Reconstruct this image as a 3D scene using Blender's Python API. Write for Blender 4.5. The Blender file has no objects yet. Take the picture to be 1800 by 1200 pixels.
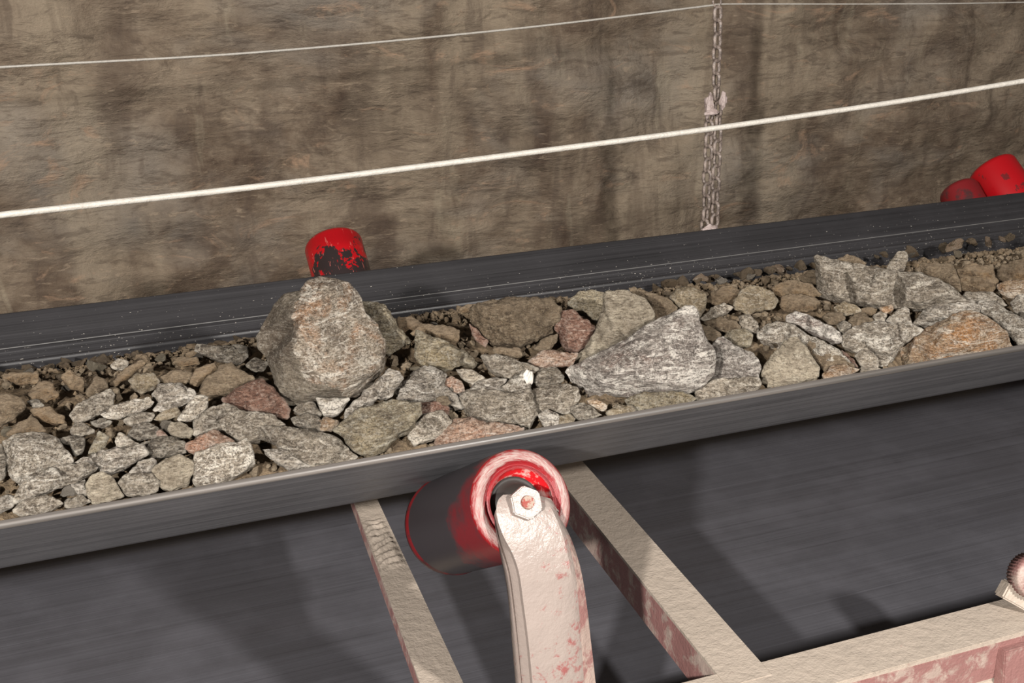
import bpy, bmesh, math, random
from mathutils import Vector, Matrix, noise
from mathutils.geometry import delaunay_2d_cdt
C = bpy.context.scene.collection
R = random.Random(7)

# ------------------------------------------------------------------ camera
F_PX = 2240.0
PITCH = math.radians(20.9); YAW = math.radians(22.14)
CAM = Vector((0, 0, 0.85))                       # z = 0 is the lip of the carrying belt
Hd = Vector((math.sin(YAW), math.cos(YAW), 0))
Rt = Vector((math.cos(YAW), -math.sin(YAW), 0))
Fw = Hd * math.cos(PITCH) + Vector((0, 0, -math.sin(PITCH)))
Up = Hd * math.sin(PITCH) + Vector((0, 0, math.cos(PITCH)))
cam = bpy.data.cameras.new('camera'); co = bpy.data.objects.new('camera', cam); C.objects.link(co)
cam.lens = F_PX / 1800 * 36; cam.sensor_width = 36; cam.clip_start = 0.05
co.matrix_world = Matrix.Translation(CAM) @ Matrix((Rt, Up, -Fw)).transposed().to_4x4()
bpy.context.scene.camera = co

# ------------------------------------------------------------------ light
w = bpy.data.worlds.new('world'); bpy.context.scene.world = w; w.use_nodes = True
w.node_tree.nodes['Background'].inputs[0].default_value = (1.0, 0.93, 0.88, 1)
w.node_tree.nodes['Background'].inputs[1].default_value = 0.095
def lamp(name, kind, loc, target, energy, size, col):
    l = bpy.data.lights.new(name, kind); o = bpy.data.objects.new(name, l); C.objects.link(o)
    l.energy = energy; l.color = col
    if kind == 'AREA': l.shape = 'DISK'; l.size = size
    o.location = loc
    o.rotation_euler = (Vector(target) - Vector(loc)).to_track_quat('-Z', 'Y').to_euler()
    return o
lamp('left_work_lamp', 'AREA', (-1.45, -1.0, 1.46), (0.75, 2.2, 0.1), 265, 0.14, (1.0, 0.955, 0.90))
lamp('right_work_lamp', 'AREA', (1.60, -1.0, 1.55), (0.9, 2.3, 0.0), 150, 0.18, (1.0, 0.955, 0.90))
lamp('low_side_lamp', 'AREA', (-2.6, 0.1, 0.80), (1.0, 2.0, -.3), 22, 0.25, (1.0, 0.97, 0.94))
vs = bpy.context.scene.view_settings
vs.view_transform = 'Standard'; vs.look = 'None'; vs.gamma = 1; vs.use_curve_mapping = False
vs.exposure = 0.0

# ------------------------------------------------------------------ helpers
def ray(x, y): return Fw * F_PX + Rt * (x - 900) + Up * (600 - y)
def at_z(x, y, z):
    d = ray(x, y); return CAM + d * ((z - CAM.z) / d.z)
def at_y(x, y, Y):
    d = ray(x, y); return CAM + d * (Y / d.y)
def to_px(P):
    v = P - CAM; k = v.dot(Fw); return 900 + F_PX * v.dot(Rt) / k, 600 - F_PX * v.dot(Up) / k
def at_plane(x, y, p, n):
    d = ray(x, y); return CAM + d * ((p - CAM).dot(n) / d.dot(n))

def tag(o, label=None, cat=None, group=None, kind=None):
    if label: o['label'] = label
    if cat: o['category'] = cat
    if group: o['group'] = group
    if kind: o['kind'] = kind
    return o
def empty(name, loc=(0, 0, 0)):
    o = bpy.data.objects.new(name, None); C.objects.link(o); o.location = loc; o.empty_display_size = .05
    return o
def link(name, me, mat, parent=None, smooth=None):
    o = bpy.data.objects.new(name, me); C.objects.link(o)
    if mat: me.materials.append(mat)
    if smooth is not None:
        for p in me.polygons: p.use_smooth = smooth
    if parent:
        o.parent = parent
        o.matrix_parent_inverse = Matrix.Translation(-Vector(parent.location))
    return o
def from_bm(name, bm, mat, parent=None, smooth=None):
    me = bpy.data.meshes.new(name); bm.normal_update(); bm.to_mesh(me); bm.free()
    return link(name, me, mat, parent, smooth)
def grid_mesh(name, rows, mat, parent=None, smooth=True, closed=False):
    nv = len(rows[0]); vs_ = [tuple(v) for r in rows for v in r]; fs = []
    for i in range(len(rows) - 1):
        for j in range(nv if closed else nv - 1):
            k = (j + 1) % nv
            fs.append((i * nv + j, i * nv + k, (i + 1) * nv + k, (i + 1) * nv + j))
    me = bpy.data.meshes.new(name); me.from_pydata(vs_, [], fs); me.update()
    return link(name, me, mat, parent, smooth)
def beam(name, a, b, wdir, prof, mat, parent=None, bevel=0.0015):
    """extrude the closed 2D profile (u along wdir, v up) from a to b"""
    a, b = Vector(a), Vector(b); n = (b - a).normalized(); wd = Vector(wdir); wd = (wd - n * wd.dot(n)).normalized()
    upv = wd.cross(n); 
    if upv.z < 0: upv = -upv
    bm = bmesh.new(); ra = [bm.verts.new(a + wd * u + upv * v) for u, v in prof]; rb = [bm.verts.new(b + wd * u + upv * v) for u, v in prof]
    k = len(prof)
    for i in range(k): bm.faces.new((ra[i], ra[(i + 1) % k], rb[(i + 1) % k], rb[i]))
    bm.faces.new(ra[::-1]); bm.faces.new(rb)
    bmesh.ops.recalc_face_normals(bm, faces=bm.faces)
    if bevel: bmesh.ops.bevel(bm, geom=bm.edges[:], offset=bevel, segments=2, affect='EDGES', clamp_overlap=True)
    return from_bm(name, bm, mat, parent)
def lathe(name, prof, M, mat, parent=None, seg=72, rib=None):
    """prof: list of (radius, axial); M: matrix with local z = axis"""
    rows = []
    for r, z in prof:
        row = []
        for s in range(seg):
            t = 2 * math.pi * s / seg; rr = r
            if rib: rr += rib * math.cos(s * math.pi)
            row.append(M @ Vector((rr * math.cos(t), rr * math.sin(t), z)))
        rows.append(row)
    return grid_mesh(name, rows, mat, parent, True, True)
def tube(name, pts, rad, mat, parent=None, seg=8):
    cu = bpy.data.curves.new(name, 'CURVE'); cu.dimensions = '3D'
    sp = cu.splines.new('POLY'); sp.points.add(len(pts) - 1)
    for p, q in zip(sp.points, pts): p.co = (*q, 1)
    cu.bevel_depth = rad; cu.bevel_resolution = seg // 2; cu.use_fill_caps = True
    tmp = bpy.data.objects.new('tmp', cu); C.objects.link(tmp)
    dg = bpy.context.evaluated_depsgraph_get(); me = bpy.data.meshes.new_from_object(tmp.evaluated_get(dg))
    bpy.data.objects.remove(tmp); me.name = name; me.materials.clear()
    return link(name, me, mat, parent, True)

# ------------------------------------------------------------------ materials
class NT:
    def __init__(s, name, rough=0.6, spec=0.5):
        s.m = bpy.data.materials.new(name); s.m.use_nodes = True; s.t = s.m.node_tree; s.b = s.t.nodes['Principled BSDF']
        s.b.inputs['Roughness'].default_value = rough; s.b.inputs['Specular IOR Level'].default_value = spec
        s.co = s.n('ShaderNodeTexCoord').outputs['Object']
    def n(s, t, **k):
        q = s.t.nodes.new(t)
        for a, b in k.items(): setattr(q, a, b)
        return q
    def l(s, a, b): s.t.links.new(a, b)
    def put(s, sock, v):
        if hasattr(v, 'links'): s.l(v, sock)
        else: sock.default_value = v
    def mapping(s, scale=(1, 1, 1), rot=(0, 0, 0), src=None, rand=False):
        q = s.n('ShaderNodeMapping'); s.l(src or s.co, q.inputs[0]); q.inputs['Scale'].default_value = scale; q.inputs['Rotation'].default_value = rot
        out = q.outputs[0]
        if rand:
            oi = s.n('ShaderNodeObjectInfo'); a = s.n('ShaderNodeVectorMath', operation='MULTIPLY_ADD')
            s.l(oi.outputs['Random'], a.inputs[0]); a.inputs[1].default_value = (37, 19, 53); s.l(out, a.inputs[2]); out = a.outputs[0]
        return out
    def noise(s, vec, scale, detail=6, rough=0.6, dist=0.0):
        q = s.n('ShaderNodeTexNoise'); s.l(vec, q.inputs['Vector']); q.inputs['Scale'].default_value = scale
        q.inputs['Detail'].default_value = detail; q.inputs['Roughness'].default_value = rough; q.inputs['Distortion'].default_value = dist
        return q.outputs[0]
    def ramp(s, f, stops):
        q = s.n('ShaderNodeValToRGB'); s.l(f, q.inputs[0]); e = q.color_ramp.elements
        while len(e) < len(stops): e.new(.5)
        for a, (p, c) in zip(e, stops):
            a.position = p; a.color = (c, c, c, 1) if isinstance(c, (int, float)) else (*c, 1)
        return q.outputs[0]
    def mix(s, f, a, b, mode='MIX'):
        q = s.n('ShaderNodeMix', data_type='RGBA', blend_type=mode); s.put(q.inputs[0], f)
        for i, v in ((6, a), (7, b)):
            s.put(q.inputs[i], (*v, 1) if isinstance(v, tuple) else v)
        return q.outputs[2]
    def math(s, op, a, b=0.0):
        q = s.n('ShaderNodeMath', operation=op); s.put(q.inputs[0], a); s.put(q.inputs[1], b); return q.outputs[0]
    def bump(s, h, strength=.5, dist=.002):
        q = s.n('ShaderNodeBump'); s.l(h, q.inputs['Height']); q.inputs['Strength'].default_value = strength; q.inputs['Distance'].default_value = dist
        s.l(q.outputs[0], s.b.inputs['Normal'])
    def col(s, v): s.put(s.b.inputs['Base Color'], v)

def rock_mat(name, c_lo, c_hi, white=0.3, wcol=(.62, .59, .55), stain=None, stain_amt=.5, fol=0.5, rot=(0.5, 0.3, 0.2), speck=.6, dust=0.0, big=16):
    s = NT(name, .8, .25); wcol = tuple(x * k_ for x, k_ in zip(wcol, (.86, .825, .765))); c_lo = tuple(x * k_ for x, k_ in zip(c_lo, (.85, .78, .70))); c_hi = tuple(x * k_ for x, k_ in zip(c_hi, (.88, .82, .73)))
    v = s.mapping(rand=True)
    vf = s.mapping((1, 1, 4.5), rot, src=v)
    n1 = s.noise(v, big, 9, .72, .4); n2 = s.noise(vf, 38, 8, .7, .6)
    base = s.math('ADD', s.math('MULTIPLY', n1, 1 - fol), s.math('MULTIPLY', n2, fol))
    f = s.ramp(base, [(.41, 0.0), (.58, 1.0)])
    c = s.mix(f, c_lo, c_hi)
    if stain:
        sf = s.ramp(s.noise(v, 13, 5, .6, .8), [(.5, 0.0), (.66, 1.0)])
        c = s.mix(s.math('MULTIPLY', sf, stain_amt), c, stain)
    # pale mineral patches and veins
    pv = s.noise(vf, 12, 9, .74, 1.5); pw = s.ramp(pv, [(.60 - .12 * white, 0.0), (.66 - .12 * white, 1.0)])
    vein = s.ramp(s.math('ABSOLUTE', s.math('SUBTRACT', s.noise(v, 6.5, 4, .6, 1.0), .5)), [(.003, .5 * min(1, white * 1.6)), (.012, 0.0)])
    c = s.mix(vein, c, wcol)
    c = s.mix(s.math('MULTIPLY', pw, min(1, .55 + white * .5)), c, wcol)
    cr = s.noise(vf, 85, 7, .8, .4)
    c = s.mix(s.math('MULTIPLY', s.ramp(cr, [(.54, 0.0), (.62, 1.0)]), .25 + white * .6), c, wcol)
    c = s.mix(s.ramp(cr, [(.40, .85), (.48, 0.0)]), c, (c_lo[0] * .5, c_lo[1] * .48, c_lo[2] * .46))
    # dark and pale grains
    g = s.noise(v, 330, 3, .7); g2 = s.noise(v, 150, 4, .75)
    c = s.mix(s.math('MULTIPLY', s.ramp(g, [(.40, 1.0), (.49, 0.0)]), speck), c, (c_lo[0] * .22, c_lo[1] * .2, c_lo[2] * .2))
    c = s.mix(s.math('MULTIPLY', s.ramp(g2, [(.53, 0.0), (.63, 1.0)]), speck * .75), c, wcol)
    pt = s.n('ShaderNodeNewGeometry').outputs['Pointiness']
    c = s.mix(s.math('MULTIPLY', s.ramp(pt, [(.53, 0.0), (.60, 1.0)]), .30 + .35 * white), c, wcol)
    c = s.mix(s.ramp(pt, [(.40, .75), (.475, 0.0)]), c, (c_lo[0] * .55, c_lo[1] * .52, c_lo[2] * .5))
    if dust:
        geo = s.n('ShaderNodeNewGeometry'); sp = s.n('ShaderNodeSeparateXYZ'); s.l(geo.outputs['Normal'], sp.inputs[0])
        df = s.math('MULTIPLY', s.ramp(sp.outputs[2], [(.2, 0.0), (.9, 1.0)]), s.ramp(g2, [(.3, 0.3), (.6, dust)]))
        c = s.mix(df, c, (.225, .172, .118))
    oi = s.n('ShaderNodeObjectInfo'); br = s.math('ADD', s.math('MULTIPLY', oi.outputs['Random'], .35), .82)
    hs = s.n('ShaderNodeHueSaturation'); s.l(c, hs.inputs['Color']); s.l(br, hs.inputs['Value']); s.col(hs.outputs[0])
    cre = s.ramp(s.noise(vf, 75, 6, .72, .8), [(.36, 0.0), (.46, 1.0)])
    h = s.math('ADD', s.math('MULTIPLY', s.noise(vf, 60, 8, .72), 1.6), s.math('MULTIPLY', s.noise(v, 210, 4, .7), .5))
    s.bump(h, 1.0, .006)
    return s.m

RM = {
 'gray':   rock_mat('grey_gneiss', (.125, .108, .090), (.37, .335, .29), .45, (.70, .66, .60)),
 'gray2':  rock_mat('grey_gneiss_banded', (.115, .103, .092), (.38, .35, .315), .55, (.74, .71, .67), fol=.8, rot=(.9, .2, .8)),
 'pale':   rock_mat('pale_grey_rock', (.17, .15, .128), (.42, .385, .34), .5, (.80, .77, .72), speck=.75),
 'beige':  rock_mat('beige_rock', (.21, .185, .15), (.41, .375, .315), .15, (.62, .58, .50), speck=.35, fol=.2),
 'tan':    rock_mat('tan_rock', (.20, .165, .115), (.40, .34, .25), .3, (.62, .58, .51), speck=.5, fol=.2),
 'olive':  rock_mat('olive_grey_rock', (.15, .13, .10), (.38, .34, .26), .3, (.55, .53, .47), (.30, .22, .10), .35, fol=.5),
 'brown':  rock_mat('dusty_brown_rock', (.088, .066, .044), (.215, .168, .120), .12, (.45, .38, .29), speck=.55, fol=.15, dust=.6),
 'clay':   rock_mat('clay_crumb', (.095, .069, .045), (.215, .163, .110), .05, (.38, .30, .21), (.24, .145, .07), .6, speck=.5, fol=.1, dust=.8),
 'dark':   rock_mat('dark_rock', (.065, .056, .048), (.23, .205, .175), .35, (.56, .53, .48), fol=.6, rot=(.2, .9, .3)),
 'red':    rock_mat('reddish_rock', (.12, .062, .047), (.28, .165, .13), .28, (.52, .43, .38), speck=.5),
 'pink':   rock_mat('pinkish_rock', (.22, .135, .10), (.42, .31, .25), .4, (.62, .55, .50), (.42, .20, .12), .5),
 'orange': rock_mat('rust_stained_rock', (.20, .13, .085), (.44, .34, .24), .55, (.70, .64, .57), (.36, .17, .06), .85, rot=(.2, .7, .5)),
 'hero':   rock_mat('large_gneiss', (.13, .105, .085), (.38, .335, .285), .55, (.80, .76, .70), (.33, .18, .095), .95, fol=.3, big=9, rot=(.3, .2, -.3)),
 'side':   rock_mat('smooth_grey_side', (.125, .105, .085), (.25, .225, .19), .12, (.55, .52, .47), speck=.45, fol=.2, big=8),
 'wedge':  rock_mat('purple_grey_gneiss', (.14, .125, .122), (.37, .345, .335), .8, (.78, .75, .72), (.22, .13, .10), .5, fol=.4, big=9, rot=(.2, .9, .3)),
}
s = NT('mine_fines', .95, .1)
n1 = s.noise(s.co, 60, 8, .7); s.col(s.ramp(n1, [(.35, (.055, .04, .028)), (.6, (.19, .14, .09))])); s.bump(s.noise(s.co, 240, 4, .7), 1, .004)
FINES = s.m

def belt_mat(name, base, spec_dust, streak=1.0):
    s = NT(name, .42, .5)
    v = s.mapping((.35, 30, 30)); v2 = s.mapping((.8, 140, 140))
    f = s.noise(v, 1.6, 5, .6); f2 = s.noise(v2, 1.3, 4, .6)
    c = s.mix(s.ramp(f, [(.35, 0.0), (.65, 1.0)]), tuple(x * (1 - .2 * streak) for x in base), tuple(x * (1 + .25 * streak) for x in base))
    c = s.mix(s.ramp(f2, [(.33, .85 * streak), (.42, 0.0)]), c, tuple(x * .45 for x in base))
    c = s.mix(s.ramp(f2, [(.62, 0.0), (.72, .35 * streak)]), c, tuple(x * 2.4 for x in base))
    v3 = s.mapping((3, 3, 3)); blot = s.noise(v3, 2.2, 4, .6)
    c = s.mix(s.ramp(blot, [(.45, 0.0), (.7, .30)]), c, tuple(x * 1.9 for x in base))
    if spec_dust:
        g = s.noise(s.mapping((150, 330, 330)), 1, 2, .6)
        sx = s.n('ShaderNodeSeparateXYZ'); s.l(s.co, sx.inputs[0])
        # dust clinging low on the wing, near the load
        zf = s.n('ShaderNodeMapRange'); s.l(sx.outputs[2], zf.inputs[0]); zf.inputs[1].default_value = -.015; zf.inputs[2].default_value = -.10; zf.inputs[3].default_value = .0; zf.inputs[4].default_value = .07
        thr = s.math('ADD', g, zf.outputs[0])
        c = s.mix(s.ramp(thr, [(.735, 0.0), (.77, .9)]), c, (.40, .37, .33))
    s.col(c); s.put(s.b.inputs['Roughness'], s.ramp(f, [(.3, .36), (.7, .55)])); s.bump(f2, .5, .0012)
    return s.m
BELT = belt_mat('black_belt_rubber', (.018, .017, .0185), True)
BELT_OUT = belt_mat('scuffed_belt_underside', (.105, .103, .110), False)
RET = belt_mat('grey_belt_rubber', (.066, .065, .074), False, .45)
s = NT('cut_belt_edge', .4, .5); v = s.mapping((.5, 60, 60))
s.col(s.ramp(s.noise(v, 2, 4, .6), [(.35, (.05, .045, .041)), (.65, (.13, .115, .105))])); LIP = s.m
s = NT('pale_fold_highlight', .5, .4); s.col((.10, .097, .095, 1)); FOLD_HI = s.m  # highlight on the fold of the far wing, put into the colour

def paint_mat(name, base, under, thr=.6, vscale=(1, 1, 1), rough=.45, sc=30, bumpd=.0012):
    s = NT(name, rough, .5); v = s.mapping(vscale)
    f = s.noise(v, sc, 8, .7, .5); g = s.noise(s.co, 5, 4, .6)
    m = s.math('ADD', s.math('MULTIPLY', f, .65), s.math('MULTIPLY', g, .35))
    c = s.mix(s.ramp(m, [(thr - .04, 0.0), (thr + .03, 1.0)]), base, under)
    c = s.mix(s.ramp(s.noise(s.co, 16, 5, .6), [(.4, 0.0), (.7, .3)]), c, tuple(x * .75 for x in base))
    s.col(c); s.bump(s.math('ADD', s.noise(s.mapping((1, 1, 1)), 45, 5, .6), s.math('MULTIPLY', s.noise(s.co, 220, 3, .6), .25)), 1, bumpd * 3)
    return s.m
CREAM = paint_mat('thick_cream_paint', (.38, .32, .265), (.31, .18, .155), .66, rough=.5)
PINK = paint_mat('worn_pink_paint', (.25, .125, .115), (.36, .28, .24), .53, rough=.45, sc=22)
BRACK = paint_mat('glossy_cream_paint', (.265, .218, .195), (.23, .08, .075), .61, rough=.33, sc=60, bumpd=.0008)
ROPE = paint_mat('white_plastic_cord', (.31, .29, .26), (.25, .22, .19), .6, rough=.5, sc=60)
CHAINM = paint_mat('dusty_galvanised_chain', (.27, .215, .185), (.10, .078, .066), .50, rough=.4, sc=90)
CLOTH = paint_mat('pale_pink_grease_lump', (.36, .29, .27), (.25, .19, .17), .55, rough=.6, sc=50)
s = NT('red_roller_rubber', .33, .5)
f = s.noise(s.mapping(), 16, 6, .68, .3); sx = s.n('ShaderNodeSeparateXYZ'); s.l(s.co, sx.inputs[0])
zf = s.n('ShaderNodeMapRange'); s.l(sx.outputs[2], zf.inputs[0]); zf.inputs[1].default_value = .0; zf.inputs[2].default_value = -.09; zf.inputs[3].default_value = -.10; zf.inputs[4].default_value = .10
m = s.math('ADD', f, zf.outputs[0])
c = s.mix(s.ramp(m, [(.545, 0.0), (.565, 1.0)]), (.30, .002, .005), (.018, .012, .012))
c = s.mix(s.ramp(s.noise(s.mapping((1, 1, .3)), 120, 3, .6), [(.63, 0.0), (.68, .55)]), c, (.45, .12, .10))
s.col(c); s.bump(f, .4, .001); RED = s.m
s = NT('red_roller_far', .33, .5)
f = s.noise(s.mapping(), 20, 6, .68, .3)
c = s.mix(s.ramp(f, [(.6, 0.0), (.63, .7)]), (.28, .002, .005), (.03, .012, .012)); s.col(c); REDF = s.m
s = NT('dark_red_roller', .4, .5)
f = s.noise(s.mapping(), 20, 6, .68, .3); c = s.mix(s.ramp(f, [(.5, 0.0), (.6, .85)]), (.13, .006, .008), (.03, .015, .015)); s.col(c); REDD = s.m
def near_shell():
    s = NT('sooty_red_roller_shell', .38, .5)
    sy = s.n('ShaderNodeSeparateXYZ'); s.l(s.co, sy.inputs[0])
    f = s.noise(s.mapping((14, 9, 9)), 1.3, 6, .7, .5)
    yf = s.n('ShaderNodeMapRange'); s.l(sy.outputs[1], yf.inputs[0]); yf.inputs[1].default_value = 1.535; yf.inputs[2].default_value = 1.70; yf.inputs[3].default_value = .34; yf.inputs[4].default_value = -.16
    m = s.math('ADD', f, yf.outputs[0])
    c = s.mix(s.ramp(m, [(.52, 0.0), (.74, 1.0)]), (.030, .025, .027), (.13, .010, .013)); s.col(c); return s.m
NSH = near_shell()
s = NT('scuffed_red_white_rim', .35, .5)
va = s.n('ShaderNodeVectorMath', operation='SUBTRACT'); s.l(s.co, va.inputs[0]); RIMC = va
sp_ = s.n('ShaderNodeSeparateXYZ'); s.l(va.outputs[0], sp_.inputs[0])
an = s.n('ShaderNodeMath', operation='ARCTAN2'); s.l(sp_.outputs[0], an.inputs[0]); s.l(sp_.outputs[2], an.inputs[1])
ln = s.n('ShaderNodeVectorMath', operation='LENGTH'); s.l(va.outputs[0], ln.inputs[0])
cb_ = s.n('ShaderNodeCombineXYZ'); s.l(s.math('ADD', s.math('MULTIPLY', an.outputs[0], 6.0), s.math('MULTIPLY', ln.outputs['Value'], 260.0)), cb_.inputs[0]); s.l(s.math('MULTIPLY', ln.outputs['Value'], 300.0), cb_.inputs[1])
f = s.noise(cb_.outputs[0], 1.0, 6, .75, .3)
lr = s.ramp(ln.outputs['Value'], [(.050, .42), (.056, -.0), (.061, .0), (.066, .62), (.077, .60), (.084, .05)])
m = s.math('ADD', s.math('MULTIPLY', f, .9), s.math('MULTIPLY', lr, .55))
c = s.mix(s.ramp(m, [(.60, 0.0), (.88, 1.0)]), (.20, .006, .009), (.34, .265, .24)); s.col(c); s.bump(f, .7, .002); RIM = s.m
s = NT('red_recess', .3, .5); f = s.noise(s.mapping(), 60, 5, .7)
s.col(s.mix(s.ramp(f, [(.5, 0.0), (.62, .8)]), (.50, .008, .012), (.62, .42, .38))); REC = s.m
s = NT('dark_hub', .5, .3); s.col((.02, .017, .015, 1)); HUB = s.m
s = NT('rust_centre', .7, .2); s.col(s.mix(s.ramp(s.noise(s.co, 150, 4, .7), [(.45, 0.0), (.55, 1.0)]), (.28, .22, .18), (.22, .05, .04))); RUSTC = s.m

def wall_mat():
    s = NT('rough_mine_wall_rock', .9, .15)
    v = s.mapping((.75, 1, 1.25), (0, .05, 0)); vs_ = s.mapping((1.6, 1, 7)); vv = s.mapping((5, 2, 1.1), (0, .12, 0)); vd = s.mapping((1.2, 1, 3), (0, -.5, 0))
    big = s.noise(v, 1.25, 5, .6, .7); mid = s.noise(v, 4.2, 8, .68, .7); fin = s.noise(v, 26, 6, .7, .3)
    t = s.math('ADD', s.math('ADD', s.math('MULTIPLY', big, .48), s.math('MULTIPLY', mid, .37)), s.math('MULTIPLY', fin, .15))
    c = s.ramp(t, [(.41, (.060, .041, .030)), (.47, (.120, .087, .062)), (.53, (.185, .142, .103)), (.61, (.265, .212, .156))])
    c = s.mix(s.ramp(s.noise(v, 2.1, 4, .6, .5), [(.5, 0.0), (.66, .5)]), c, (.21, .19, .165))
    vw = s.mapping((2.4, 1, .45), (0, .06, 0))
    c = s.mix(s.ramp(s.noise(vw, 1.5, 4, .55, .3), [(.50, 0.0), (.64, .5)]), c, (.30, .245, .178))
    c = s.mix(s.ramp(s.noise(vw, 2.1, 5, .6, .5), [(.36, .5), (.46, 0.0)]), c, (.085, .060, .045))
    c = s.mix(s.ramp(s.noise(vs_, 5, 7, .74, .8), [(.52, 0.0), (.60, .50)]), c, (.075, .055, .042))
    c = s.mix(s.ramp(s.noise(vs_, 8, 7, .72, 1.2), [(.57, 0.0), (.66, .40)]), c, (.36, .28, .20))
    c = s.mix(s.ramp(s.noise(vv, 2.2, 5, .62, .4), [(.60, 0.0), (.72, .30)]), c, (.36, .31, .225))
    c = s.mix(s.ramp(s.noise(vv, 2.9, 5, .62, .4), [(.34, .45), (.43, 0.0)]), c, (.085, .062, .048))
    c = s.mix(s.ramp(s.noise(vd, 3.1, 7, .7, 1.6), [(.58, 0.0), (.70, .65)]), c, (.36, .235, .155))
    c = s.mix(s.ramp(s.noise(v, 3.8, 7, .72, .5), [(.60, 0.0), (.68, .55)]), c, (.060, .042, .032))
    s.col(c)
    s.bump(s.math('ADD', s.noise(v, 9, 9, .68, .5), s.math('MULTIPLY', s.noise(vs_, 9, 6, .7), .5)), .8, .03)
    return s.m
WALL = wall_mat()
s = NT('dark_floor_dirt', .95, .1); s.col(s.ramp(s.noise(s.co, 6, 8, .7), [(.35, (.05, .04, .03)), (.65, (.12, .1, .08))])); FLOOR = s.m

# ------------------------------------------------------------------ setting
def wall_y(x, z):
    p = Vector((x, 0, z))
    d = .11 * noise.noise(p * .9) + .05 * noise.noise(Vector((x * 2.2, 5, z * 3.5))) + .030 * noise.noise(Vector((x * 5, 9, z * 9))) + .012 * noise.noise(Vector((x * 15, 2, z * 22)))
    return 3.75 + d
rows = []
for i in range(181):
    z = -1.35 + 4.2 * i / 180
    rows.append([(x, wall_y(x, z), z) for x in [-2.5 + 9.5 * j / 420 for j in range(421)]])
tag(grid_mesh('wall_back', rows, WALL), kind='structure')
rows = [[(x, y, -1.2 + .03 * noise.noise(Vector((x * 2, y * 2, 0)))) for x in [-3 + 10 * j / 60 for j in range(61)]] for y in [-1.5 + 5.5 * i / 40 for i in range(41)]]
tag(grid_mesh('floor', rows, FLOOR), kind='structure')

# ------------------------------------------------------------------ the belt
TH = math.radians(40); YN, YF, WL, BT = 1.69, 2.58, .30, .012
X0, X1 = -1.6, 5.2
cw, sw = math.cos(TH), math.sin(TH)
def trough_profile(off=0.0):
    """points (Y, z) of the inner surface, near lip to far lip, pushed outward by off"""
    pts = []
    n = 10
    for i in range(n + 1): s_ = (WL - .05) * i / n; pts.append((YN + s_ * cw, -s_ * sw, -sw, -cw))
    for i in range(1, 8):
        t = TH * (1 - i / 8); r_ = .05 / math.tan(TH / 2)
        cy = YN + (WL - .05) * cw + sw * r_; cz = -(WL - .05) * sw + cw * r_
        pts.append((cy - math.sin(t) * r_, cz - math.cos(t) * r_, -math.sin(t), -math.cos(t)))
    half = [(y + ny * off, z + nz * off) for y, z, ny, nz in pts]
    mid = (YN + YF) / 2
    return half + [(mid, half[-1][1])] + [(2 * mid - y, z) for y, z in half[::-1]]
def zbelt(Y):
    """height of the belt's inner surface"""
    a = -(Y - YN) * sw / cw; b = -(YF - Y) * sw / cw
    return max(a, b, -WL * sw)
belt = tag(empty('conveyor_belt', (0.7, (YN + YF) / 2, -.2)), 'long black rubber conveyor belt carrying the rocks, its return run passing below', 'conveyor belt')
inner = trough_profile(0); outer = trough_profile(BT)
xs = [X0 + (X1 - X0) * i / 60 for i in range(61)]
def sag(x): return 0.0
grid_mesh('carrying_surface', [[(x, y, z) for y, z in inner] for x in xs], BELT, belt)
tag(grid_mesh('belt_underside', [[(x, y, z) for y, z in outer] for x in xs], BELT_OUT, belt), 'grey scuffed underside of the raised near belt wing')
def lip_rows(side):
    (y0, z0), (y1, z1) = (inner[0], outer[0]) if side == 0 else (inner[-1], outer[-1])
    a, b = Vector((0, y0, z0)), Vector((0, y1, z1)); e = Vector((0, -cw if side == 0 else cw, sw)); m_ = (a + b) / 2; d = (a - b) / 2
    return [[(x, *(m_ + d * math.cos(t) + e * (.0045 * math.sin(t)))[1:]) for t in [math.pi * k / 8 for k in range(9)]] for x in xs]
tag(grid_mesh('belt_edge', lip_rows(0), LIP, belt), 'paler cut edge of the near belt wing')
tag(grid_mesh('belt_edge', lip_rows(1), BELT, belt), 'black upper edge of the far belt wing')
# thin worn ridges along the far wing, and a painted highlight line at its fold
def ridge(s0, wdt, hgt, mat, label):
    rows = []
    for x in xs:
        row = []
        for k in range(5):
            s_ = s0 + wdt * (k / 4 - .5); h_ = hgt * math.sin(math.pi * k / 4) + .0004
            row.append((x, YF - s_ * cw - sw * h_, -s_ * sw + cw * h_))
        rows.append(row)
    tag(grid_mesh('wing_ridge', rows, mat, belt), label)
ridge(.078, .0022, .0008, FOLD_HI, 'thin pale painted highlight along the far belt wing')
ridge(.086, .006, .0005, BELT, None)
ridge(.112, .010, .003, BELT, None)
ridge(.135, .010, .003, BELT, None)
# return run: a thin slab, hung slightly between its rollers
ZR = -.655
rows = []
for x in xs:
    rows.append([(x, 1.60 + 1.18 * j / 16, ZR) for j in range(17)] + [(x, 1.60 + 1.18 * j / 16, ZR - .012) for j in range(16, -1, -1)])
tag(grid_mesh('return_run', rows, RET, belt, True, True), 'smooth grey return run of the belt with long streaks')
for p in belt.children[-1].data.polygons: p.use_smooth = False

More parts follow.
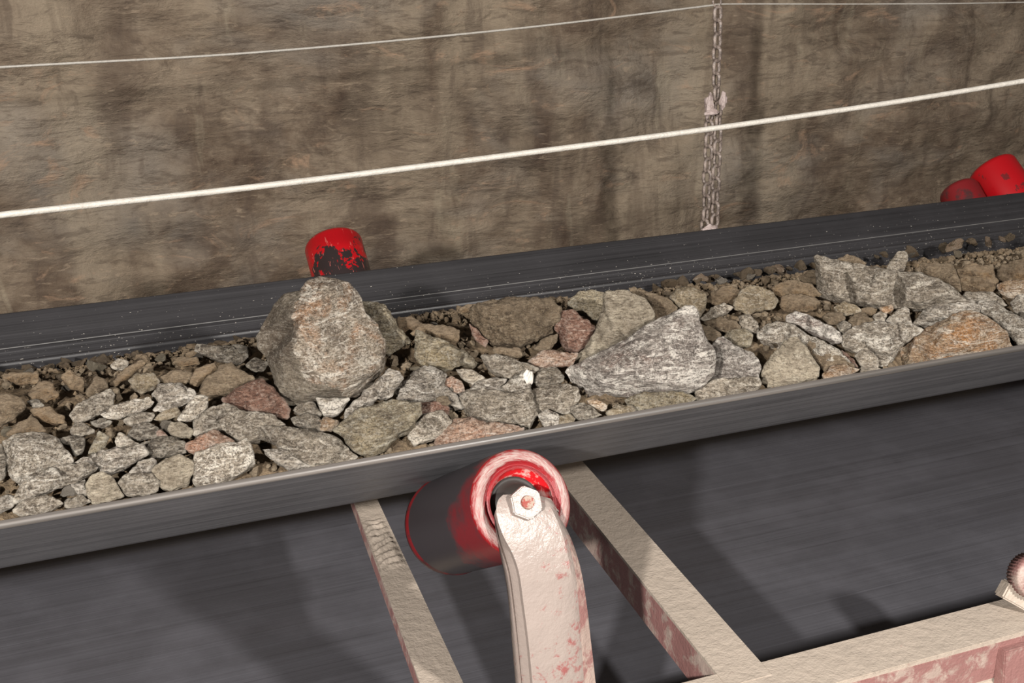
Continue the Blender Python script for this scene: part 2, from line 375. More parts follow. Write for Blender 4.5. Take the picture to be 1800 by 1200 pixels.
# ------------------------------------------------------------------ cords and chain
def smooth_path(ctrl, n=60):
    out = []
    for i in range(len(ctrl) - 1):
        p0 = ctrl[max(i - 1, 0)]; p1 = ctrl[i]; p2 = ctrl[i + 1]; p3 = ctrl[min(i + 2, len(ctrl) - 1)]
        for k in range(n // (len(ctrl) - 1) + 1):
            t = k / (n // (len(ctrl) - 1) + 1)
            out.append(.5 * ((2 * p1) + (p2 - p0) * t + (2 * p0 - 5 * p1 + 4 * p2 - p3) * t * t + (3 * p1 - p0 - 3 * p2 + p3) * t ** 3))
    out.append(ctrl[-1]); return out
pts = [at_y(x, y, 1.75) for x, y in ((-700, 462), (0, 378), (450, 328), (900, 272), (1350, 212), (1800, 142), (2600, 0))]
tag(tube('pull_cord', smooth_path(pts), .0045, ROPE), 'thick white pull cord running across in front of the hanging chain', 'cord')
pts = [at_y(x, y, 3.0) for x, y in ((-700, 160), (0, 118), (450, 92), (900, 51), (1254, 9))]
pts2 = [at_y(x, y, 3.0) for x, y in ((1254, 9), (1290, 7), (1550, 7), (1800, 4), (2400, -10))]
cordf = tag(empty('safety_cord', at_y(1254, 9, 3.0)), 'thin white cord high on the wall, held up by the chain hook', 'cord')
tube('cord_span', smooth_path(pts), .0027, ROPE, cordf); tube('cord_span', smooth_path(pts2), .0020, ROPE, cordf)

def link_mesh(Lo=.047, Wd=.032, r=.0052):
    path = []
    rc = Wd / 2 - r; hl = Lo / 2 - Wd / 2
    for k in range(9): t = math.pi * k / 8; path.append(Vector((rc * math.cos(t), 0, hl + rc * math.sin(t))))
    for k in range(9): t = math.pi + math.pi * k / 8; path.append(Vector((rc * math.cos(t), 0, -hl + rc * math.sin(t))))
    rows = []
    n = len(path)
    for i, p in enumerate(path):
        tg = (path[(i + 1) % n] - path[i - 1]).normalized(); nx = Vector((0, 1, 0)); nz = tg.cross(nx)
        rows.append([p + nx * r * math.cos(a) + nz * r * math.sin(a) for a in [2 * math.pi * k / 7 for k in range(7)]])
    rows.append(rows[0])
    nv = 7; vs_ = [tuple(v) for r_ in rows[:-1] for v in r_]; fs = []
    for i in range(n):
        for j in range(nv): fs.append((i * nv + j, i * nv + (j + 1) % nv, ((i + 1) % n) * nv + (j + 1) % nv, ((i + 1) % n) * nv + j))
    me = bpy.data.meshes.new('chain_link'); me.from_pydata(vs_, [], fs); me.update()
    for p in me.polygons: p.use_smooth = True
    me.materials.append(CHAINM); return me
LM = link_mesh()
hook_p = at_y(1260, 6, 3.0)
chain = tag(empty('hanging_chain', hook_p), 'dusty steel chain hanging doubled against the wall beyond the belt', 'chain')
def strand(a, b, phase=0):
    a, b = Vector(a), Vector(b); L = (b - a).length; pitch = .0350; n = int(L / pitch)
    q = (a - b).to_track_quat('Z', 'Y')
    for i in range(n):
        o = bpy.data.objects.new('chain_link', LM); C.objects.link(o)
        o.parent = chain; o.matrix_parent_inverse = Matrix.Translation(-Vector(chain.location))
        j = (i + phase) % 2
        o.matrix_basis = Matrix.Translation(a + (b - a) * ((i + .5) * pitch / L) + Vector((R.uniform(-.0015, .0015), 0, 0))) @ q.to_matrix().to_4x4() @ Matrix.Rotation(math.radians(22 + R.uniform(-14, 14) + (90 if j else 0)), 4, 'Z')
strand(at_y(1262, 12, 3.0), at_y(1259, 185, 3.0), 1)
strand(at_y(1263, 180, 3.0), at_y(1255, 425, 3.0), 0)
strand(at_y(1248, 190, 3.01), at_y(1238, 425, 3.01), 1)
# hook and eye at the top
hp = [hook_p + Vector((.012 * math.cos(t), 0, .012 * math.sin(t) + .004)) for t in [math.radians(a) for a in range(-200, 100, 20)]] + [hook_p + Vector((0, 0, .05)), hook_p + Vector((0, 0, .4))]
tag(tube('hook', hp, .003, CHAINM, chain), 'small steel hook holding the thin cord')
# pale shackle lump where the chain doubles
def lump(name, c, sc, mat, parent, seed):
    bm = bmesh.new(); bmesh.ops.create_icosphere(bm, subdivisions=4, radius=1)
    for v in bm.verts:
        n_ = noise.noise(v.co * 1.3 + Vector((seed, 0, 0))) * .45 + noise.noise(v.co * 3.1 + Vector((seed, 3, 0))) * .2
        v.co = Vector((v.co.x * sc[0], v.co.y * sc[1], v.co.z * sc[2])) * (1 + n_) + Vector(c)
    return from_bm(name, bm, mat, parent, True)
lump('grease_lump', at_y(1247, 186, 2.985), (.013, .011, .032), CLOTH, chain, 3.1)
lump('grease_lump', at_y(1271, 176, 2.985), (.009, .009, .022), CLOTH, chain, 8.4)
lump('grease_lump', at_y(1250, 197, 2.98), (.022, .010, .009), CLOTH, chain, 5.5)
lump('shackle', at_y(1247, 404, 2.985), (.024, .010, .014), CLOTH, chain, 11.5)

# ------------------------------------------------------------------ frame under the belt
stand = frame = tag(empty('conveyor_stand', (0.8, 1.45, -1.2)), 'cream painted steel stand under the belt with pink worn sides', 'steel stand')
ZT = -.40
# longitudinal channel: web facing the camera, top and bottom flanges
o = beam('stringer', (-1.4, 1.45, ZT), (4.6, 1.45, ZT), (0, 1, 0),
     [(-.048, 0), (.048, 0), (.048, -.009), (-.038, -.011), (-.040, -.100), (-.004, -.108), (-.004, -.118), (-.048, -.118)], CREAM, frame)
o2 = beam('stringer_web', (-1.4, 1.45, ZT), (4.6, 1.45, ZT), (0, 1, 0), [(-.0505, -.008), (-.0395, -.008), (-.0395, -.085), (-.0505, -.078)], PINK, frame, .001)
tag(o2, 'worn pink side face of the long beam')
tag(beam('bottom_flange', (-1.4, 1.45, ZT), (4.6, 1.45, ZT), (0, 1, 0), [(-.048, -.085), (-.040, -.080), (-.105, -.112), (-.112, -.104)][:0] or [(-.085, -.106), (-.040, -.080), (-.040, -.090), (-.085, -.116)], CREAM, frame, .001), 'cream lower flange')
def bar(l0, l1, r0, r1, z, deep):
    """crossbar between its left and right top edges, drawn on to both sides of the frame"""
    a0, a1, b0, b1 = at_z(*l0, z), at_z(*l1, z), at_z(*r0, z), at_z(*r1, z)
    def ext(p, q, Y): t = (Y - p.y) / (q.y - p.y); return p + (q - p) * t
    A0, A1, B0, B1 = ext(a0, a1, 1.46), ext(a0, a1, 2.9), ext(b0, b1, 1.46), ext(b0, b1, 2.9)
    dz = Vector((0, 0, -.005)); side = Vector((0, 0, -deep)); t = Vector((.007, 0, 0))
    def slab(P, name, mat):
        bm = bmesh.new(); top = [bm.verts.new(p) for p in P[0]]; bot = [bm.verts.new(p) for p in P[1]]
        bm.faces.new(top); bm.faces.new(bot[::-1])
        for i in range(4): bm.faces.new((top[i], top[(i + 1) % 4], bot[(i + 1) % 4], bot[i]))
        bmesh.ops.recalc_face_normals(bm, faces=bm.faces)
        bmesh.ops.subdivide_edges(bm, edges=[e for e in bm.edges if e.calc_length() > .5], cuts=40)
        return from_bm(name, bm, mat, frame)
    up = Vector((0, 0, .001))
    slab(([A0 + up, A1 + up, B1 + up, B0 + up], [A0 + dz, A1 + dz, B1 + dz, B0 + dz]), 'crossbar', CREAM)
    lean = Vector((-.001, 0, 0)); 
    tag(slab(([A0 + dz, A1 + dz, A1 + t + dz, A0 + t + dz], [A0 + side + lean, A1 + side + lean, A1 + side + t, A0 + side + t]), 'crossbar_side', PINK), 'worn pink side flange of a crossbar')
bar((622, 881), (738, 1200), (660, 871), (814, 1200), ZT, .03)
bar((1058, 935), (1262, 1187), (1022, 809), (1355, 1184), ZT, .075)
for x in (-.9, 2.9):      # legs beyond both ends of the view
    beam('leg', (x, 1.45, ZT - .118), (x, 1.45, -1.2), (1, 0, 0), [(-.04, -.04), (.04, -.04), (.04, .04), (-.04, .04)], PINK, frame)
    beam('leg', (x, 2.90, ZT - .005), (x, 2.90, -1.2), (1, 0, 0), [(-.04, -.04), (.04, -.04), (.04, .04), (-.04, .04)], PINK, frame)
beam('stringer', (-1.4, 2.90, ZT - .001), (4.6, 2.90, ZT - .001), (0, 1, 0), [(-.048, 0), (.048, 0), (.048, -.118), (-.048, -.118)], CREAM, frame)
# ripples of thick paint over a weld on the left crossbar
cs_ = [at_z(634, 915, ZT + .001), at_z(672, 908, ZT + .001), at_z(672, 1006, ZT + .001), at_z(716, 994, ZT + .001)]
rows = []
for i in range(91):
    v_ = i / 90; row = []
    for j in range(25):
        u_ = j / 24; a_ = cs_[0].lerp(cs_[1], u_); b_ = cs_[2].lerp(cs_[3], u_); p = a_.lerp(b_, v_)
        ed = min(1, 5 * u_, 5 * (1 - u_)) * min(1, 8 * v_, 8 * (1 - v_))
        wv = abs(math.sin(math.pi * (v_ * 9 + .9 * u_ + .5 * noise.noise(Vector((u_ * 2, v_ * 4, 0))))))
        row.append((p.x, p.y, p.z + ed * (.0012 + .0055 * (1 - wv) ** .7) + .001 * noise.noise(Vector((u_ * 9, v_ * 30, 1)))))
    rows.append(row)
tag(grid_mesh('weld_ripple', rows, CREAM, stand), 'rippled thick cream paint over a weld')
# ------------------------------------------------------------------ near wing roller with bracket
def axis_matrix(origin, axis):
    q = Vector(axis).to_track_quat('Z', 'Y'); return Matrix.Translation(origin) @ q.to_matrix().to_4x4()
fc = CAM + ray(915, 884) / F_PX * 1.915
RIMC.inputs[1].default_value = fc
roller = tag(empty('wing_roller', (fc.x, 1.45, ZT)), 'red and black roller under the near belt wing, held by a curved cream bracket', 'roller')
ax = Vector((.10, -.834, .542)).normalized(); M = axis_matrix(fc, ax)
RR = .083
lathe('roller_shell', [(RR * .99, -.0), (RR, -.012), (RR, -.268)], M, NSH, roller, 96)
tag(lathe('end_rim', [(RR, -.268), (RR * 1.02, -.275), (RR * 1.0, -.287), (RR * .7, -.292), (0.01, -.292)], M, REDD, roller, 96), 'dull red rim at the inner end')
prof = [(RR * .99, 0)]
for k in range(1, 9): t = math.pi / 2 * k / 8; prof.append((RR * .99 - .012 * (1 - math.cos(t)), .0 + .010 * math.sin(t)))
prof += [(.062, .009), (.0595, .001), (.057, .001), (.0555, .006), (.052, .005)]
er = tag(lathe('end_rim', prof, M, RIM, roller, 96), 'scuffed white and red rim of the roller end')
tag(lathe('red_recess', [(.052, .005), (.050, -.004), (.046, -.008), (.043, -.018)], M, REC, er, 96), 'bright red sunken ring')
lathe('hub', [(.043, -.018), (.036, -.022), (.030, -.006), (.0, -.006)], M, HUB, er, 48)
lathe('shaft', [(.012, -.02), (.012, .045), (.0, .045)], M, CREAM, roller, 24)
# bracket: pressed channel, stations down the strip: y_px, left back, left front, right front, right back, Y
st = [(868, 871, 882, 938, 961, 1.548), (880, 868, 872, 962, 967, 1.538), (905, 868, 871, 978, 982, 1.523), (940, 872, 882, 992, 1001, 1.508),
      (975, 879, 900, 1001, 1014, 1.496), (1010, 887, 911, 1007, 1023, 1.487), (1060, 894, 918, 1011, 1031, 1.478),
      (1120, 899, 926, 1014, 1038, 1.468), (1200, 906, 934, 1018, 1047, 1.458), (1280, 912, 941, 1022, 1054, 1.452), (1305, 914, 943, 1023, 1056, 1.45)]
st = smooth_path([Vector(s_[:3]) for s_ in st], 60), smooth_path([Vector(s_[3:]) for s_ in st], 60)
rows = []
for a, b in zip(*st):
    y, lb, lf = a; rf, rb, Y = b
    P = [at_y(lb, y, Y + .030), at_y(lb + (lf - lb) * .22, y, Y + .020), at_y(lb + (lf - lb) * .42, y, Y + .026), at_y(lf - 2, y, Y + .016), at_y(lf + 2, y, Y + .002), at_y((lf + rf) / 2, y, Y - .001), at_y(rf - 3, y, Y), at_y(rf + (rb - rf) * .3, y, Y + .004), at_y(rb, y, Y + .016), at_y(rb, y + 2, Y + .032)]
    if y < 905:      # the head is a flat tongue
        P = [p.lerp(Vector((p.x, Y, p.z)), max(0, min(.95, (905 - y) / 25))) for p in P]
    rows.append(P)
br = grid_mesh('bracket', rows, BRACK, roller)
br.data.materials.append(PINK)
for p_ in br.data.polygons:
    if p_.index % 9 >= 7 and p_.index // 9 > 20: p_.material_index = 1
br.data.set_sharp_from_angle(angle=math.radians(24))
md = br.modifiers.new('thick', 'SOLIDIFY'); md.thickness = .003; md.offset = -1
for v in br.data.vertices: pass
br.data.flip_normals() if br.data.polygons[len(br.data.polygons) // 2].normal.y > 0 else None
tag(br, 'curved cream painted steel bracket with chipped red spots')
# hex nut on the tongue
nc = at_y(924, 884, 1.527); Mn = axis_matrix(nc, Vector((-.02, -.83, .55)))
bm = bmesh.new(); bmesh.ops.create_cone(bm, cap_ends=True, segments=6, radius1=.0265, radius2=.0255, depth=.012)
bmesh.ops.bevel(bm, geom=bm.edges[:], offset=.0018, segments=2, affect='EDGES'); bm.transform(Mn)
nut = from_bm('hex_nut', bm, BRACK, roller)
bm = bmesh.new(); bmesh.ops.create_cone(bm, cap_ends=True, segments=28, radius1=.011, radius2=.0095, depth=.006); bm.transform(Mn @ Matrix.Translation((.001, 0, .007)))
from_bm('shaft_end', bm, RUSTC, nut)

# ------------------------------------------------------------------ far wing rollers
def far_roller(name, end_px, e, r, mat, label, tilt, length=.33, posts=True):
    off_ = r + BT + .004; base = at_plane(*end_px, Vector((0, YF + sw * off_, -cw * off_)), Vector((0, -sw, cw)))
    axv = Vector((tilt, cw, sw)).normalized(); M = axis_matrix(base, axv)
    root = tag(empty(name, (base.x, 2.9, ZT)), label, 'roller')
    prof = [(.02, -length), (r * .9, -length), (r, -length + .01), (r, -.016)]
    for k in range(1, 7): t = math.pi / 2 * k / 6; prof.append((r - .018 * (1 - math.cos(t)), -.016 + .016 * math.sin(t)))
    prof += [(r * .5, -.002), (.002, -.004)]
    me = lathe('roller_shell', [(a, b) for a, b in prof], Matrix.Identity(4), mat, None, 64)
    me.parent = root; me.matrix_parent_inverse = Matrix.Translation(-Vector(root.location)); me.matrix_basis = M
    inn = base - axv * (length + .02)
    tube('shaft', [base - axv * length, inn], .010, CREAM, root)
    beam('bracket', inn + Vector((0, .01, .01)), (inn.x, 2.87, ZT - .01), (1, 0, 0), [(-.03, -.004), (.03, -.004), (.03, .004), (-.03, .004)], CREAM, root)
    return root
far_roller('wing_roller', (584, 424), .135, .066, RED, 'red roller with black scuffs above the far belt edge behind the big boulder', .0)
far_roller('wing_roller', (1740, 294), .14, .070, REDF, 'bright red roller above the far belt edge near the right side', -.10)
far_roller('wing_roller', (1682, 330), .20, .054, REDD, 'darker red roller half hidden behind the bright red one at right', .0, .25)

# small ribbed wheel and its foot bracket, right of the stringer
wp = at_y(1822, 1014, 1.44)
rw = tag(empty('ribbed_roller', (wp.x, 1.45, ZT)), 'ribbed pink roller end in a cream bracket on the beam, cut by the right edge', 'roller')
Mw = axis_matrix(wp, Vector((-.15, -.9, .35)))
bm = bmesh.new()
lathe('ribbed_wheel', [(.0, .006), (.020, .006), (.036, .004), (.0385, 0), (.0385, -.03), (.0, -.03)], Mw, PINK, rw, 80, .0012); bm.free()
beam('foot', at_y(1757, 1046, 1.47), at_y(1900, 1125, 1.40), (0, .35, 1), [(-.002, -.022), (.030, -.022), (.030, .012), (-.002, .012)], CREAM, rw, .003)
gx = at_z(1775, 1120, ZT).x
beam('shadow_plate', (gx + .03, 1.395, ZT - .016), (gx + .03, 1.375, ZT - .20), (1, 0, 0), [(-.05, -.012), (.10, -.012), (.10, .012), (-.05, .012)], PINK, frame, .002)  # plate added in place of a dark reddish shadow by the beam

# ------------------------------------------------------------------ the load
def heap(x, y):
    """surface height of the load across the belt"""
    t = (y - YN) / (2.49 - YN)
    z = -.028 + .075 * math.sin(max(0, min(1, t)) * math.pi) ** 1.2 * 1.0 - (.050 + .014 * max(0, min(1, .8 - x)) + .055 * max(0, min(1, (x - .9) / 1.0))) * max(0, t) ** 2.2
    return z
def heap_hit(x, y):
    """point where the line of sight through a pixel meets the load"""
    d = ray(x, y).normalized(); t = 1.2
    while t < 5:
        p = CAM + d * t
        if p.z < heap(p.x, p.y) or p.y > 2.50: return p
        t += .004
    return CAM + d * 2.3
def clamp(p):
    if p.y < YN + .012: p.y = YN + .012
    if p.y > YF - .010: p.y = YF - .010
    zz = zbelt(p.y) + .004
    if p.z < zz: p.z = zz
    return p
def make_rock(pts, seed, tilt=.5, thick=.5, ridges=(), rough=1.0, lift=0.0, fine=1.0, facets=22):
    """pts: outline in photo pixels; the body gets real depth on both sides of a leaning plane"""
    rr = random.Random(seed)
    cx = sum(p[0] for p in pts) / len(pts); cy = sum(p[1] for p in pts) / len(pts)
    ymin = min(p[1] for p in pts); ymax = max(p[1] for p in pts)
    anchor = heap_hit(cx, cy * .45 + ymax * .55) if tilt < .75 else heap_hit(cx, ymax * .8 + cy * .2)
    view = (CAM - anchor).normalized()
    nrm = (view * tilt + Vector((0, -.05, 1)) * (1 - tilt)).normalized()
    anchor = anchor + Vector((0, 0, lift))
    W = [at_plane(x, y, anchor, nrm) for x, y in pts]
    c = sum(W, Vector()) / len(W)
    area = 0
    for i in range(len(W)): area += ((W[i] - c).cross(W[(i + 1) % len(W)] - c)).length / 2
    size = math.sqrt(area)
    k = len(W); inner_ = []
    if ridges:
        for (x, y, d) in ridges:
            q = at_plane(x, y, anchor, nrm); inner_.append(((x, y), q + (CAM - q).normalized() * d))
    else:
        off = rr.random()
        for i in range(0, k, 2 if k > 6 else 1):
            f_ = rr.uniform(.35, .72); t = off
            a, b_ = pts[i], pts[(i + 1) % k]; x = cx + (a[0] + (b_[0] - a[0]) * t - cx) * f_; y = cy + (a[1] + (b_[1] - a[1]) * t - cy) * f_
            inner_.append(((x, y), at_plane(x, y, anchor, nrm) + nrm * size * rr.uniform(.10, .27)))
        inner_.append(((cx, cy), c + nrm * size * rr.uniform(.16, .3)))
    P2 = [Vector(p) for p in pts] + [Vector(p) for p, _ in inner_]
    res = delaunay_2d_cdt(P2, [(i, (i + 1) % k) for i in range(k)], [], 2, 1e-6)
    P3 = W + [q for _, q in inner_]
    bm = bmesh.new(); ov, _, of, om = res[0], res[1], res[2], res[3]
    vv = []
    for i, o_ in enumerate(om):
        vv.append(bm.verts.new((P3[o_[0]] if o_ else at_plane(ov[i].x, ov[i].y, anchor, nrm)) - c))
    idx = {o_[0]: i for i, o_ in enumerate(om) if o_}
    for f_ in of:
        if len(set(f_)) > 2: bm.faces.new([vv[i] for i in f_])
    cs = sum(((W[i] - c).cross(W[(i + 1) % k] - c).dot(CAM - c) for i in range(k)))
    be = [e for e in bm.edges if e.is_boundary]
    # walk the rim, then close the body behind it
    nxt = {}
    for e in be:
        lp = e.link_loops[0]; nxt[lp.link_loop_next.vert] = lp.vert
    st_v = next(iter(nxt)); rim = [st_v]
    while True:
        q = nxt.get(rim[-1])
        if q is None or q is st_v or len(rim) > 80: break
        rim.append(q)
    def ring(lo, hi, dlo, dhi):
        return [bm.verts.new(v.co * (1 - rr.uniform(lo, hi)) - nrm * size * thick * rr.uniform(dlo, dhi)) for v in rim]
    r1_ = ring(.02, .16, .30, .48); r2_ = ring(.35, .50, .75, .95); cb = bm.verts.new(-nrm * size * thick * 1.05)
    m_ = len(rim)
    for A_, B_ in ((rim, r1_), (r1_, r2_)):
        for i in range(m_): bm.faces.new((A_[i], A_[(i + 1) % m_], B_[(i + 1) % m_], B_[i]))
    for i in range(m_): bm.faces.new((r2_[i], r2_[(i + 1) % m_], cb))
    bmesh.ops.triangulate(bm, faces=bm.faces); bmesh.ops.recalc_face_normals(bm, faces=bm.faces)
    # refine to an even triangle size
    apparent = max(max(p[0] for p in pts) - min(p[0] for p in pts), ymax - ymin)
    lim = max(size / 26, .0042) / fine
    for it in range(7):
        es = [e for e in bm.edges if e.calc_length() > lim * 1.5]
        if not es or len(bm.verts) > 11000: break
        bmesh.ops.subdivide_edges(bm, edges=es, cuts=1); bmesh.ops.triangulate(bm, faces=[f_ for f_ in bm.faces if len(f_.verts) > 3])
    for _ in range(1): bmesh.ops.smooth_vert(bm, verts=bm.verts, factor=.45, use_axis_x=True, use_axis_y=True, use_axis_z=True)
    bm.normal_update()
    o3 = Vector((rr.uniform(0, 90), rr.uniform(0, 90), rr.uniform(0, 90)))
    q = 1 / size
    sd = Vector((rr.uniform(-1, 1), rr.uniform(-1, 1), rr.uniform(-1, 1))).normalized()
    # break the body along random planes, so that it has flat faces and crisp edges
    cos_ = [v.co.copy() for v in bm.verts]; smp = cos_[::max(1, len(cos_) // 400)]
    for _ in range(facets):
        n_ = (nrm * rr.uniform(.5, 1.3) + Vector((rr.gauss(0, .6), rr.gauss(0, .6), rr.gauss(0, .6)))).normalized()
        hmax = max(p.dot(n_) for p in smp); ho = max((p - c).dot(n_) for p in W)
        h_ = max(hmax * rr.uniform(.66, .92), ho * 1.0)
        for p in cos_:
            t = p.dot(n_) - h_
            if t > 0: p -= n_ * t * .92
    for v, p in zip(bm.verts, cos_): v.co = p * 1.05
    bm.normal_update()
    mv = []
    for v in bm.verts:
        p = v.co
        u = p * q + o3
        d = .035 * noise.noise(u * 2.2) + .035 * (.5 - abs(noise.noise(u * 4.6))) 
        vd = noise.voronoi(u * 2.6)[0]; d += .040 * (vd[1] - vd[0] - .25)
        # split planes: small ledges along one direction
        st_ = (u.dot(sd) * 6.5 + noise.noise(u * 2) * 1.2) % 1.0; d -= .045 * max(0, st_ - .6)
        d *= size * rough
        d += min(1.3, .5 + rough * .5) * (.0028 * noise.noise(p * 75 + o3) + .0013 * noise.noise(p * 190 + o3))
        mv.append(v.normal * d)
    for v, m_ in zip(bm.verts, mv):
        w_ = v.co + m_ + c; v.co = clamp(w_) - c
    me = bpy.data.meshes.new('rock'); bm.normal_update(); bm.to_mesh(me); bm.free()
    return me, c, size
CROP = {1: (0, 560, 3.3333), 2: (400, 460, 3.3333), 3: (700, 480, 3.751), 4: (980, 480, 4.0), 5: (1350, 420, 4.0)}
